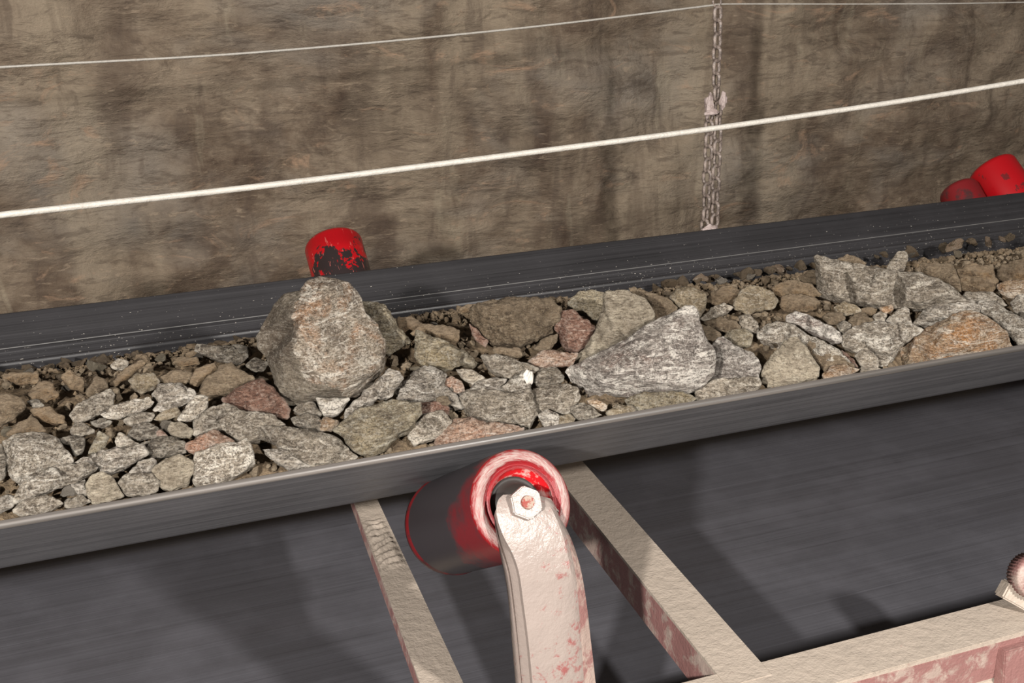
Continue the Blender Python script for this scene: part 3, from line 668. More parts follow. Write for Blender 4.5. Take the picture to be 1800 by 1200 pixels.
# material, crop frame, outline, label, options
ROCKS = [
('hero', 2, '180,440 215,370 290,260 335,200 430,185 470,130 540,98 610,105 700,130 745,180 775,225 800,310 870,370 915,450 920,520 905,620 840,690 770,760 715,805 560,805 430,820 315,825 300,760 280,640 240,560 195,510',
 'biggest boulder of the load, grey with white veins and rust tints', dict(tilt=.85, thick=.75, sub=1, facets=7, rough=.4, ridges='430,215,.03 370,330,.065 368,410,.02 400,500,.095 440,680,.075 300,640,.015 250,400,.008 600,330,.10 790,430,.075 830,590,.06 640,560,.11 540,700,.08 700,750,.035 560,170,.035 640,235,.08 740,265,.05 470,300,.075')),
('olive', 2, '790,235 870,238 920,255 960,310 1000,380 1060,440 1070,470 1030,490 940,540 880,500 820,400', 'olive grey rock tucked behind the right side of the biggest boulder', dict(tilt=.8, ridges='880,280,.02 920,360,.05 900,440,.03 980,420,.03')),
('olive', 2, '1100,430 1110,405 1180,425 1280,470 1380,520 1470,590 1440,610 1360,600 1280,630 1150,610 1095,560', 'wedge shaped dark grey slab, alone right of the dark gap behind the biggest boulder', dict(tilt=.7, ridges='1150,440,.02 1290,520,.04 1400,580,.03 1180,570,.025')),
('red', 2, '-28,805 20,770 100,720 200,685 260,730 320,800 360,860 350,920 240,885 100,870 10,870', 'dark red rock touching the lower left of the biggest boulder', dict(ridges='120,740,.03 250,780,.035 200,850,.03 60,800,.02')),
('brown', 1, '1150,440 1200,360 1290,280 1350,250 1420,300 1490,350 1400,390 1320,445 1220,450', 'brown grey flat rock up behind the dark red rock', {}),
('olive', 2, '630,980 720,900 820,850 960,805 1050,830 1120,825 1130,890 1080,960 1000,1000 940,1060 860,1110 790,1120 700,1060 690,1020', 'olive topped flat stone in front, just below the biggest boulder', dict(tilt=.55, lift=.012, ridges='700,960,.012 850,870,.02 960,840,.02 1060,860,.02 880,1010,.035 780,1060,.025 1010,940,.03')),
('gray', 2, '200,960 340,965 480,985 600,1010 700,1080 760,1140 700,1170 620,1195 480,1200 380,1150 300,1080 230,1010', 'long grey olive stone at the near belt edge, left of the olive topped stone', dict(ridges='300,1000,.02 450,1040,.035 600,1060,.03 500,1130,.03')),
('gray2', 2, '205,1100 330,1090 420,1150 490,1195 360,1215 250,1150', 'thin grey flake at the near belt edge under the long olive stone', {}),
('pale', 1, '1150,780 1270,740 1380,730 1440,705 1480,770 1490,830 1440,900 1300,960 1200,975 1150,965 1135,880', 'pale granite block at the near belt edge, pink stone on its back', dict(tilt=.65, ridges='1220,800,.03 1400,770,.03 1380,880,.035 1230,920,.03')),
('pink', 1, '1150,700 1250,645 1370,710 1385,740 1290,760 1160,800 1085,760 1090,735', 'salmon pink stone resting behind the pale granite block', {}),
('gray', 1, '1138,680 1150,600 1220,530 1330,500 1440,540 1500,545 1600,560 1660,630 1560,690 1480,710 1400,715 1290,640 1210,650', 'grey speckled rock between the dark red rock and the pale granite block', dict(ridges='1250,560,.03 1450,580,.03 1580,610,.03')),
('gray2', 2, '680,920 700,860 760,800 840,730 940,630 1000,650 1020,690 960,790 880,800 790,860 720,930', 'tilted blue grey slab leaning at the lower right of the biggest boulder', dict(tilt=.75, ridges='940,670,.02 880,760,.03 780,830,.02')),
('gray2', 2, '520,800 715,800 660,880 600,905 560,890', 'small grey stone pinched under the biggest boulder', {}),
('dark', 2, '375,870 420,825 500,820 550,895 440,910', 'little dark stone in the shadow under the biggest boulder', {}),
('dark', 2, '365,915 440,890 530,900 560,950 540,995 400,965', 'dark flat stone below the shadow of the biggest boulder', {}),
('orange', 2, '525,935 570,905 650,930 658,965 600,1000 540,995', 'small rust brown stone left of the olive topped stone', {}),
('gray2', 2, '980,760 1040,690 1120,625 1220,615 1280,660 1260,710 1340,790 1375,850 1290,830 1200,800 1180,830 1050,840 1000,810', 'whitish grey rough rock right of the tilted blue grey slab', dict(ridges='1130,670,.03 1230,700,.03 1080,750,.035 1200,760,.02')),
('pink', 2, '1255,690 1310,665 1370,700 1395,765 1320,775 1270,730', 'small pinkish stone beside the whitish grey rough rock', {}),
('gray', 2, '1090,950 1180,880 1260,875 1315,930 1270,990 1180,1040 1090,1070 1060,1020', 'speckled grey stone right of the olive topped stone', {}),
('pink', 3, '250,1060 290,1020 380,960 480,960 580,985 700,990 830,1010 780,1060 560,1120 400,1150 250,1160', 'low pinkish grey rock along the near belt edge, above the near roller', dict(lift=-.008)),
('brown', 3, '470,240 540,195 700,165 900,165 1000,170 1050,230 1050,300 1010,370 920,430 800,490 700,480 620,470 560,390 500,310', 'big crumbly brown block against the far wing at the middle', dict(tilt=.75, ridges='540,230,.02 700,230,.04 900,220,.04 980,280,.05 800,400,.06 650,380,.05', rough=1.3)),
('red', 3, '1030,280 1080,250 1150,245 1210,290 1300,340 1280,400 1240,470 1180,525 1100,505 1060,420 1030,350', 'mottled red brown rock left of the saddle shaped tan rock', dict(tilt=.7, ridges='1090,290,.02 1180,340,.04 1240,380,.03 1150,450,.03')),
('olive', 3, '1120,190 1190,120 1280,105 1360,130 1370,200 1340,270 1305,330 1200,260 1120,240', 'round olive grey rock behind the mottled red brown rock', dict(tilt=.75)),
('beige', 4, '315,200 350,140 420,130 500,135 600,180 660,250 680,330 620,400 490,480 350,540 230,600 120,650 105,600 200,520 270,400 305,300', 'big smooth tan rock with a pale foot, behind the purple grey wedge', dict(tilt=.75, ridges='350,170,.02 480,210,.05 590,280,.06 400,380,.03 480,420,.04 250,540,.02')),
('wedge', 4, '75,690 110,650 300,560 480,470 640,370 780,290 880,245 940,250 975,290 985,360 1020,440 1085,560 1095,650 1070,730 1000,800 900,830 700,835 500,850 300,860 200,850 150,810 130,770', 'large purple grey wedge of rock with white patches, right of the middle', dict(tilt=.75, thick=.5, sub=1, facets=7, rough=.5, ridges='850,290,.02 900,270,.02 500,520,.03 300,620,.03 960,420,.05 820,520,.07 560,640,.07 330,760,.06 700,700,.08 900,700,.07 1020,650,.04 200,720,.03')),
('wedge', 4, '1095,500 1130,460 1170,440 1240,500 1330,550 1400,590 1430,650 1410,730 1280,735 1120,755 1085,720', 'grey rock with white crust right of the large purple grey wedge', dict(tilt=.7, ridges='1180,500,.02 1330,590,.03 1180,620,.02 1340,690,.04')),
('gray', 4, '965,830 1010,770 1100,750 1250,735 1400,730 1435,780 1380,840 1200,880 1050,900 980,880', 'long low speckled rock at the near belt edge, right of the wedge', dict(tilt=.6, ridges='1050,800,.02 1250,770,.025 1380,780,.02')),
('pale', 5, '-60,700 -65,660 0,610 60,590 160,590 240,640 300,680 420,730 520,800 600,880 500,900 380,880 260,760 100,720', 'pale smooth ridge of rock behind the sharp pale pyramid', dict(tilt=.5, ridges='60,630,.02 200,670,.03 400,780,.02')),
('beige', 5, '-50,940 -20,880 60,780 130,710 190,690 230,710 280,790 330,850 360,890 355,970 200,1010 0,1040 -40,1000', 'pale speckled pyramid shaped stone at the near belt edge', dict(tilt=.65, ridges='190,740,.02 150,850,.04 60,940,.03 280,930,.04')),
('wedge', 5, '130,540 200,508 280,530 400,590 500,650 515,720 460,740 380,700 280,640 210,600 135,580', 'elongated whitish stone behind the pale ridge, lying by itself', dict(tilt=.7, ridges='210,540,.02 350,600,.03 450,660,.03')),
('pale', 5, '510,680 560,640 680,590 780,580 900,600 1000,600 1085,640 1010,690 930,740 890,830 830,890 770,890 740,800 620,790 540,760', 'broad pale grey rock left of the rust stained boulder', dict(tilt=.6, ridges='620,660,.02 800,640,.03 960,640,.02 780,740,.04')),
('orange', 5, '870,880 880,800 920,730 1000,690 1100,640 1200,590 1300,540 1420,508 1520,540 1620,620 1700,700 1790,745 1700,790 1500,830 1300,850 1100,880 970,900', 'rust stained and white boulder at the near belt edge on the right', dict(tilt=.65, thick=.5, sub=1, facets=7, rough=.6, ridges='1400,550,.02 1250,620,.03 1050,700,.03 1550,640,.03 1400,720,.05 1200,780,.04 1600,740,.03')),
('pale', 5, '1480,445 1600,440 1700,510 1800,560 1860,640 1850,750 1780,740 1700,700 1620,610 1520,530 1470,500', 'white grey rock behind the rust stained boulder, at the right edge', dict(tilt=.6)),
('gray2', 5, '1020,590 1080,510 1160,450 1280,435 1440,435 1490,470 1480,520 1380,530 1250,580 1110,640 1050,620', 'purple grey flat rock between the tall banded slab and the rust stained boulder', dict(tilt=.5)),
('gray', 5, '1365,400 1400,370 1560,370 1640,410 1680,465 1560,460 1380,440', 'flat topped grey stone behind the purple grey flat rock', dict(tilt=.6)),
('pale', 5, '1695,450 1750,395 1830,390 1850,530 1740,520', 'rounded bluish grey stone cut by the right edge of the view', dict(tilt=.7)),
('gray', 5, '335,130 365,115 450,145 600,175 760,195 900,230 1060,235 1180,290 1280,340 1365,425 1200,450 1080,485 900,480 740,485 600,445 480,425 370,400 355,300 350,210', 'long banded grey slab tipped up at its left end, on the right half', dict(tilt=.8, thick=.45, sub=1, facets=7, rough=.5, ridges='380,180,.02 550,220,.03 800,250,.03 1050,280,.03 450,350,.04 700,400,.06 1000,400,.06 1220,370,.04')),
('gray', 5, '825,215 870,140 915,88 960,85 985,110 980,160 950,215 910,240 860,240', 'upright oval grey pebble standing behind the long banded slab', dict(tilt=.9)),
('brown', 5, '1065,180 1090,165 1300,175 1315,230 1345,300 1360,375 1300,365 1200,310 1090,250', 'squared brown rock behind the right end of the banded slab', dict(tilt=.8)),
('clay', 5, '1330,230 1390,190 1450,172 1580,190 1610,290 1570,375 1430,380 1350,330', 'shaggy brown clod behind the flat topped grey stone', dict(tilt=.75, rough=1.8)),
('clay', 5, '1590,280 1640,190 1760,150 1850,135 1850,290 1700,300', 'crumbly brown clod against the far wing at the right edge', dict(tilt=.75, rough=1.8)),
('orange', 5, '1600,320 1700,285 1850,290 1850,390 1700,420 1640,390', 'rust orange streaked stone above the rounded bluish stone', dict(tilt=.65)),
('brown', 5, '470,155 560,108 620,118 690,165 660,200 540,190', 'brown lump peeping over the tipped end of the banded slab', dict(tilt=.8)),
('clay', 5, '70,460 100,400 200,385 300,400 370,440 345,490 250,510 130,510', 'orange brown rounded stone left of the long banded slab', dict(tilt=.6)),
('clay', 5, '25,340 140,288 220,300 300,320 365,390 300,410 200,390 100,405 50,390', 'dusty brown stone behind the orange brown rounded stone', dict(tilt=.7, rough=1.4)),
('brown', 5, '215,270 290,220 350,215 360,330 300,320 230,300', 'dark brown lump under the tipped end of the banded slab', dict(tilt=.7)),
('tan', 4, '1235,240 1290,110 1400,85 1500,120 1555,190 1520,250 1400,265 1340,290 1265,265', 'round tan boulder against the far wing, right of the middle', dict(tilt=.75)),
('clay', 4, '1045,200 1080,130 1160,95 1240,95 1290,130 1250,230 1150,230', 'brown crumbly lump left of the round tan boulder', dict(tilt=.75, rough=1.5)),
('tan', 4, '788,170 850,108 940,95 1040,140 1050,200 1000,310 900,250 830,240', 'angular tan block standing behind the tip of the purple wedge', dict(tilt=.8, ridges='860,160,.03 960,180,.04 920,230,.03')),
('brown', 4, '500,105 545,92 580,125 700,150 780,180 845,240 800,290 700,340 670,320 640,230 560,180', 'dark brown jagged rock right of the big smooth tan rock', dict(tilt=.8)),
('gray', 4, '1000,320 1090,240 1180,208 1235,240 1150,290 1070,345', 'small grey pointed stone below the brown crumbly lump', {}),
('brown', 4, '1020,345 1150,308 1250,335 1290,380 1200,400 1080,380', 'flat brown stone right behind the tip of the purple wedge', {}),
('olive', 4, '1165,440 1200,400 1320,388 1375,430 1355,505 1270,510 1190,470', 'rounded olive stone above the grey rock with white crust', {}),
('brown', 4, '990,350 1050,370 1160,430 1110,480 1090,570 1030,460', 'brown stone wedged behind the right flank of the purple wedge', {}),
('gray', 4, '1268,300 1340,288 1400,340 1425,420 1340,410 1280,360', 'narrow grey stone below the round tan boulder', {}),
('brown', 5, '380,545 430,512 520,518 545,560 500,605 420,600', 'brown rounded stone right of the elongated whitish stone', {}),
('brown', 5, '545,585 600,530 680,518 745,572 690,605 600,620', 'smooth reddish brown stone behind the broad pale grey rock', {}),
('pale', 5, '835,575 900,500 960,468 1000,510 1008,585 950,610 880,600', 'small pale triangular stone before the long banded slab', dict(tilt=.8)),
('gray', 5, '738,545 790,503 835,530 825,585 760,585', 'little grey stone left of the small pale triangular stone', {}),
('dark', 5, '480,605 520,572 585,600 575,655 510,670', 'small dark grey stone at the end of the elongated whitish stone', {}),
('tan', 5, '458,475 550,438 630,468 655,505 560,535 480,520', 'dusty tan stone below the left part of the banded slab', {}),
('clay', 5, '600,515 700,472 775,490 740,535 680,530', 'flat orange brown stone below the middle of the banded slab', {}),
('orange', 5, '778,485 870,458 885,500 820,535', 'small yellow brown stone touching the bottom of the banded slab', {}),
('brown', 5, '260,740 330,700 430,760 520,830 600,890 560,930 400,930 350,870', 'brown grey slab right of the pale pyramid stone', {}),
('orange', 5, '375,950 440,885 560,880 640,915 590,945 400,985', 'orange chip at the near belt edge right of the pale pyramid', {}),
('gray', 5, '612,815 660,780 730,788 775,840 772,895 700,905 635,865', 'small round grey stone at the foot of the broad pale rock', dict(lift=.015)),
('gray', 5, '640,905 720,880 800,900 780,935 650,945', 'grey chip at the near belt edge under the small round stone', {}),
('red', 5, '512,785 560,800 620,870 640,905 580,890', 'thin red brown splinter left of the small round grey stone', {}),
('gray', 3, '545,545 640,530 800,575 925,630 850,675 760,705 700,685 620,635 570,585', 'flat grey slab in the middle, below the crumbly brown block', dict(lift=.01, ridges='600,560,.012 780,610,.02 720,660,.02')),
('pale', 3, '660,780 700,730 790,670 840,638 885,640 892,690 865,760 780,800', 'grey stone with a bright white quartz tip in the middle', dict(lift=.012)),
('gray', 3, '400,820 470,770 560,760 700,790 860,765 890,850 918,930 860,1010 760,985 620,985 500,965 455,900', 'broad grey rock in front of the white quartz tip', dict(ridges='520,820,.02 700,850,.03 830,820,.03 800,930,.03 600,920,.025')),
('gray2', 3, '430,795 520,710 640,688 715,700 670,775 560,795', 'grey stone left of the white quartz tip', {}),
('dark', 3, '888,685 930,632 1030,613 1092,670 1082,712 930,742 890,725', 'blackish brown stone right of the white quartz tip', dict(lift=.005)),
('pink', 3, '858,580 900,540 960,500 1060,520 1180,528 1155,595 1000,615 940,625 880,605', 'pinkish grey stone between crumbly block and purple wedge', {}),
('gray', 3, '868,775 950,740 1100,728 1185,750 1195,815 1150,890 1120,930 1000,890 910,905 880,840', 'mottled dark grey rock left of the foot of the purple wedge', {}),
('gray2', 3, '918,935 980,888 1060,930 1055,1000 960,1010', 'small pale grey stone at the belt edge in front of the mottled dark rock', {}),
('tan', 3, '1040,945 1120,922 1175,960 1120,1000 1050,1000', 'small sandy stone at the belt edge under the mottled dark rock', {}),
('dark', 3, '1135,890 1200,848 1300,890 1345,935 1250,970 1140,950', 'dark stone at the belt edge below the foot of the purple wedge', {}),
('orange', 3, '1238,840 1300,828 1375,870 1362,905 1290,885', 'small orange stone under the foot of the purple wedge', dict(lift=.01)),
('tan', 3, '1365,925 1440,860 1550,878 1565,915 1450,950', 'flat sandy stone at the belt edge under the purple wedge', {}),
('olive', 4, '480,890 560,850 700,835 860,828 985,880 900,920 700,950 540,975', 'long sandy olive stone along the belt edge under the purple wedge', {}),
('clay', 3, '85,400 140,345 300,340 400,370 408,430 375,475 280,445 200,405', 'dusty brown block behind the wedge shaped dark grey slab', dict(tilt=.65)),
('clay', 3, '-5,300 80,285 160,325 285,355 140,385 70,430 0,380', 'sandy brown clod right of the rock behind the biggest boulder', dict(tilt=.65)),
('gray', 3, '380,635 500,640 575,690 510,745 440,710', 'small grey stone right of the small pinkish stone', {}),
('red', 3, '465,330 520,368 590,450 575,490 530,455 480,385', 'narrow reddish stone leaning on the crumbly brown block', dict(tilt=.8)),
('brown', 3, '895,500 940,440 1000,405 1052,400 1045,460 960,525', 'brown stone left under the mottled red brown rock', {}),
('brown', 3, '620,500 700,485 800,490 825,545 730,555 640,530', 'brown stone directly below the crumbly brown block', {}),
('clay', 3, '395,240 440,205 520,200 500,250 430,265', 'small brown crumb at the left top of the crumbly brown block', dict(tilt=.75)),
('pale', 1, '20,720 100,680 230,665 330,700 400,780 425,835 300,875 180,925 110,955 50,900 40,790', 'big pale grey rock at the lower left', dict(tilt=.55, lift=.01, ridges='100,720,.02 280,740,.035 160,850,.03')),
('pale', 1, '65,1060 110,980 150,920 300,870 480,840 575,870 450,935 300,995 150,1055 90,1080', 'long pale slab in front of the big pale rock at lower left', dict(tilt=.6, lift=.012, ridges='150,970,.02 300,910,.025 480,870,.015')),
('gray2', 1, '425,850 560,780 700,750 840,738 862,790 760,855 620,905 560,870', 'grey brown striped slab right of the long pale slab', dict(lift=.012)),
('olive', 1, '510,795 540,720 580,658 640,690 620,745 580,790', 'small pointed olive stone behind the striped slab', dict(tilt=.8)),
('gray', 1, '668,710 700,662 760,700 825,735 740,755 680,752', 'small grey stone right of the pointed olive stone', dict(tilt=.7)),
('dark', 1, '738,690 780,630 860,602 935,640 915,692 820,705', 'dark stone in the shade right of the small grey stone', {}),
('dark', 1, '798,745 900,700 1020,688 1085,720 1085,785 960,805 860,800 850,765', 'dark grey slab behind the small beige granite stone', {}),
('gray2', 1, '755,900 820,830 900,815 925,850 875,905 800,915', 'small bluish grey chip near the belt edge', {}),
('beige', 1, '895,880 960,820 1060,798 1125,820 1135,910 1090,960 1000,1000 920,970', 'small beige granite stone left of the pale granite block', {}),
('beige', 1, '505,970 530,915 600,893 660,930 725,1035 640,1065 540,1085 512,1025', 'smooth egg shaped beige stone at the near belt edge', dict(tilt=.65, rough=.5)),
('gray', 1, '685,965 740,908 880,900 935,950 925,1005 840,1030 740,1035', 'rounded speckled stone right of the egg shaped beige stone', dict(rough=.7)),
('gray', 1, '75,1120 150,1050 280,1032 375,1080 260,1135 120,1150', 'speckled low rock at the near belt edge on the left', {}),
('gray2', 1, '-30,1070 50,1022 105,1040 65,1110 -30,1140', 'small grey chip at the lower left corner of the load', {}),
('gray', 1, '375,1060 480,1028 535,1070 460,1105 380,1105', 'little grey stone left of the egg shaped beige stone', {}),
('gray2', 1, '415,970 500,935 520,1000 532,1060 440,1010', 'thin layered grey flake beside the egg shaped beige stone', {}),
('dark', 1, '-40,760 10,735 42,800 38,900 0,955 -40,920', 'dark rock cut by the left edge of the view', dict(tilt=.7)),
('gray', 1, '405,565 450,500 560,440 640,412 672,450 662,505 560,565 480,605 425,592', 'long grey rock pointing up, on the left of the load', dict(tilt=.6)),
('pale', 1, '585,560 650,510 760,480 880,458 902,490 840,532 700,572 620,585', 'elongated pinkish grey stone lying across, on the left', dict(lift=.012)),
('gray2', 1, '885,445 930,385 1050,378 1145,420 1155,465 1060,512 950,542 900,532 930,485', 'grey speckled flat rock left of the dark red rock', {}),
('pale', 1, '1038,590 1080,520 1150,452 1225,455 1215,505 1170,572 1100,602', 'small shiny blue grey stone beside the dark red rock', dict(tilt=.75, lift=.012)),
('gray', 1, '720,592 800,548 905,558 885,602 780,625 730,612', 'thin grey stone under the elongated pinkish stone', {}),
('gray', 1, '405,665 440,598 520,618 555,662 450,695', 'grey stone above the big pale rock at the left', {}),
('dark', 1, '530,602 600,578 655,600 612,635 550,630', 'small dark chip above the pointed olive stone', {}),
('tan', 1, '888,592 940,550 1040,518 1065,562 960,595', 'small tan chip left of the shiny blue grey stone', {}),
('beige', 1, '978,645 1000,598 1080,608 1135,650 1122,690 1020,695', 'small beige stone behind the salmon pink stone', dict(rough=.7)),
('red', 1, '905,672 940,638 992,690 930,705', 'tiny pink red stone left of the small beige stone', {}),
('clay', 1, '35,680 60,650 120,600 190,573 250,620 268,662 150,685 60,690', 'sandy brown wedge behind the big pale rock at left', dict(tilt=.6)),
('clay', 1, '178,530 280,508 372,570 372,612 290,605 200,575', 'brown two tone stone at left, beside the sandy wedge', {}),
('tan', 1, '752,365 800,322 900,318 938,370 900,412 830,435 780,405', 'round flat tan stone in the brown crumbs on the left', dict(tilt=.65)),
('clay', 1, '638,385 720,300 820,238 858,258 780,322 690,390', 'brown stick like stone near the far wing on the left', dict(tilt=.7)),
('dark', 1, '1138,190 1160,148 1300,158 1435,168 1452,225 1400,265 1280,242', 'dark brown flat rock by the far wing, left of the biggest boulder', dict(tilt=.7)),
('clay', 1, '1005,262 1060,218 1160,228 1175,265 1080,280', 'brown clod by the far wing left of the dark flat rock', dict(tilt=.7)),
('brown', 1, '928,345 1020,298 1130,308 1135,355 1090,380 960,372', 'brown grey stone right of the round flat tan stone', {}),
('clay', 1, '1105,380 1150,290 1250,258 1275,290 1190,355 1150,400', 'clay brown stone under the dark brown flat rock', {}),
('clay', 1, '165,440 230,358 310,378 342,440 265,495 180,485', 'brown clod of packed crumbs at the far left', dict(rough=1.5)),
('clay', 1, '355,340 400,298 495,350 485,425 400,400', 'brown clod right of the packed crumbs at far left', dict(rough=1.5, tilt=.65)),
('clay', 1, '15,345 70,312 220,318 225,372 130,385 60,378', 'brown clod at the far wing in the far left corner', dict(rough=1.5, tilt=.7)),
('brown', 1, '-30,510 0,440 100,448 152,510 100,562 40,605 -20,650', 'brown grey rock at the left edge of the view', dict(tilt=.6)),
('dark', 1, '148,482 220,468 262,510 210,530', 'small dark stone right of the brown grey rock at left edge', {}),
('brown', 1, '500,420 560,338 612,350 635,400 560,442 510,452', 'grey brown stone behind the long grey rock pointing up', dict(tilt=.65)),
('dark', 1, '315,705 420,678 500,700 492,775 440,805 400,745', 'dark stone in the gap right of the big pale rock', {}),
('gray', 1, '638,272 690,228 752,250 742,292 680,305', 'small grey stone on the brown crumbs near the far wing', dict(tilt=.7)),
('dark', 2, '105,605 160,558 245,590 212,635 150,645', 'dark stone against the left flank of the biggest boulder', {}),
('dark', 2, '-5,500 60,485 122,490 125,540 60,582 0,562', 'dark stone on the crumbs left of the biggest boulder', {}),
('red', 2, '1125,825 1220,818 1305,850 1292,895 1200,895 1140,905', 'reddish brown stone under the whitish grey rough rock', {}),
('brown', 2, '1218,795 1290,778 1315,830 1280,845 1222,825', 'small brown stone on the whitish grey rough rock', dict(lift=.012)),
]
n_big = 0
for i, (mk, cr, pts, label, op) in enumerate(ROCKS):
    ox, oy, sc = CROP[cr]; op = dict(op)
    P = [(ox + float(a.split(',')[0]) / sc, oy + float(a.split(',')[1]) / sc) for a in pts.split()]
    rg = [(ox + float(a.split(',')[0]) / sc, oy + float(a.split(',')[1]) / sc, float(a.split(',')[2])) for a in op.pop('ridges', '').split()]
    sub = op.pop('sub', 0)
    me, c, size = make_rock(P, 100 + i, ridges=rg, fine=1.5 if sub else 1.0, **op)
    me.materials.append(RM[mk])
    for p in me.polygons: p.use_smooth = True
    o = bpy.data.objects.new('rock', me); C.objects.link(o); o.location = c
    tag(o, label, 'rock')
    if 'grey stone with a bright white' in label:
        qm = bpy.data.materials.get('white_quartz') or NT('white_quartz', .5, .4).m
        qm.node_tree.nodes['Principled BSDF'].inputs['Base Color'].default_value = (.46, .43, .385, 1)
        qp = heap_hit(928, 668) ; qv = (CAM - qp).normalized()
        hit, loc, nn, fi = o.ray_cast(CAM - c, -(CAM - at_plane(928, 664, c, qv)).normalized())
        base_ = (loc + c) if hit else qp
        tag(lump('quartz_tip', base_, (.0085, .007, .013), qm, o, 4.4), 'bright white quartz tip')
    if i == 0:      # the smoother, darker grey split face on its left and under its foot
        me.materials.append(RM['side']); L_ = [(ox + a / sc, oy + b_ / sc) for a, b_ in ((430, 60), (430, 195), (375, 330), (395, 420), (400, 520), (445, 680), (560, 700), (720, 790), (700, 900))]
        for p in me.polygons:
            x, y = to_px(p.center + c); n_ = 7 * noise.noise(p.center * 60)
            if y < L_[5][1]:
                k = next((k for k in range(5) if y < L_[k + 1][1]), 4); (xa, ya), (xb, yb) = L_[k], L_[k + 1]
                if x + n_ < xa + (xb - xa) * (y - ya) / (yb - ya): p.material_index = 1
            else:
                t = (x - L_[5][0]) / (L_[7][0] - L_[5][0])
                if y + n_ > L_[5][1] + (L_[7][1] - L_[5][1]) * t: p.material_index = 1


# ------------------------------------------------------------------ small stones between the rocks
def pebble_mesh(seed, sub=3):
    rr = random.Random(seed); bm = bmesh.new()
    for i in range(15): bm.verts.new(Vector((rr.gauss(0, 1), rr.gauss(0, 1), rr.gauss(0, 1))).normalized() * rr.uniform(.75, 1.0))
    for v in bm.verts: v.co = Vector((v.co.x * 1.0, v.co.y * .8, v.co.z * .62))
    h = bmesh.ops.convex_hull(bm, input=bm.verts)
    bmesh.ops.delete(bm, geom=[g for g in set(h['geom_interior']) | set(h['geom_unused']) if isinstance(g, bmesh.types.BMVert) and g.is_valid], context='VERTS')
    for _ in range(sub): bmesh.ops.subdivide_edges(bm, edges=bm.edges[:], cuts=1); bmesh.ops.triangulate(bm, faces=bm.faces)
    for _ in range(2): bmesh.ops.smooth_vert(bm, verts=bm.verts, factor=.5, use_axis_x=True, use_axis_y=True, use_axis_z=True)
    bm.normal_update(); mv = []
    for v in bm.verts:
        u = v.co * 1.0 + Vector((seed * 3.3, 0, 0)); mv.append(v.normal * (.09 * noise.noise(u * 2) + .07 * noise.noise(u * 5) + .03 * noise.noise(u * 12)))
    for v, m_ in zip(bm.verts, mv): v.co += m_
    me = bpy.data.meshes.new('rock'); bm.to_mesh(me); bm.free(); return me
PEB = [pebble_mesh(k + 1) for k in range(12)]
PEBM = {}
def pebble(k, mk):
    if (k, mk) not in PEBM:
        me = PEB[k].copy(); me.materials.append(RM[mk]); 
        for p in me.polygons: p.use_smooth = True
        PEBM[(k, mk)] = me
    return PEBM[(k, mk)]
ZONES = [  # x range (px), fraction range across the load, materials, label, group, count, size range
 ((0, 460), (.80, 1.0), ('clay', 'clay', 'brown'), 'small brown crumb in the dusty fringe by the far wing, left', 'brown crumbs by the far wing, left', 38, (.009, .020)),
 ((700, 1010), (.80, 1.0), ('clay', 'brown', 'clay'), 'small brown crumb in the dusty fringe by the far wing, middle', 'brown crumbs by the far wing, middle', 18, (.007, .016)),
 ((1150, 1800), (.80, 1.0), ('clay', 'brown', 'clay', 'orange'), 'small brown crumb in the dusty fringe by the far wing, right', 'brown crumbs by the far wing, right', 38, (.010, .024)),
 ((0, 900), (.05, .75), ('gray', 'dark', 'brown', 'gray2', 'olive'), 'small grey chip filling a gap between the larger rocks, left half', 'grey chips between the rocks, left half', 36, (.010, .021)),
 ((900, 1800), (.05, .75), ('gray', 'dark', 'brown', 'gray2', 'tan'), 'small grey chip filling a gap between the larger rocks, right half', 'grey chips between the rocks, right half', 32, (.010, .021)),
]
def far_line(x): return at_px_y(x)
fr = random.Random(3)
def load_point(xpx, t):
    """point on the load: t = 0 at the near lip, 1 at the far wing"""
    Y = YN + .03 + (2.47 - YN - .03) * t
    z = heap(0, Y)
    # walk along the belt until the column matches
    lo, hi = -1.0, 5.0
    for _ in range(30):
        m_ = (lo + hi) / 2
        if to_px(Vector((m_, Y, z)))[0] < xpx: lo = m_
        else: hi = m_
    return Vector((lo, Y, z))
for (xr, tr, mks, label, group, cnt, sz) in ZONES:
    for q in range(cnt):
        p = load_point(fr.uniform(*xr), fr.uniform(*tr)); r_ = fr.uniform(*sz)
        if tr[0] < .5: p.z -= .008
        else: p.z -= .002 * 1
        for _ in range(20):
            if heap(p.x, p.y) > zbelt(p.y) + .017: break
            p.y -= .01; p.z = heap(p.x, p.y)
        o = bpy.data.objects.new('rock', pebble(fr.randrange(12), fr.choice(mks))); C.objects.link(o)
        p.z = max(p.z, zbelt(p.y) + r_ * .6)
        o.location = p; o.scale = (r_ * fr.uniform(.9, 1.4), r_, r_ * fr.uniform(.8, 1.2)); o.rotation_euler = (fr.uniform(-.6, .6), fr.uniform(-.6, .6), fr.uniform(0, 6.28))
        tag(o, label, 'rock', group)
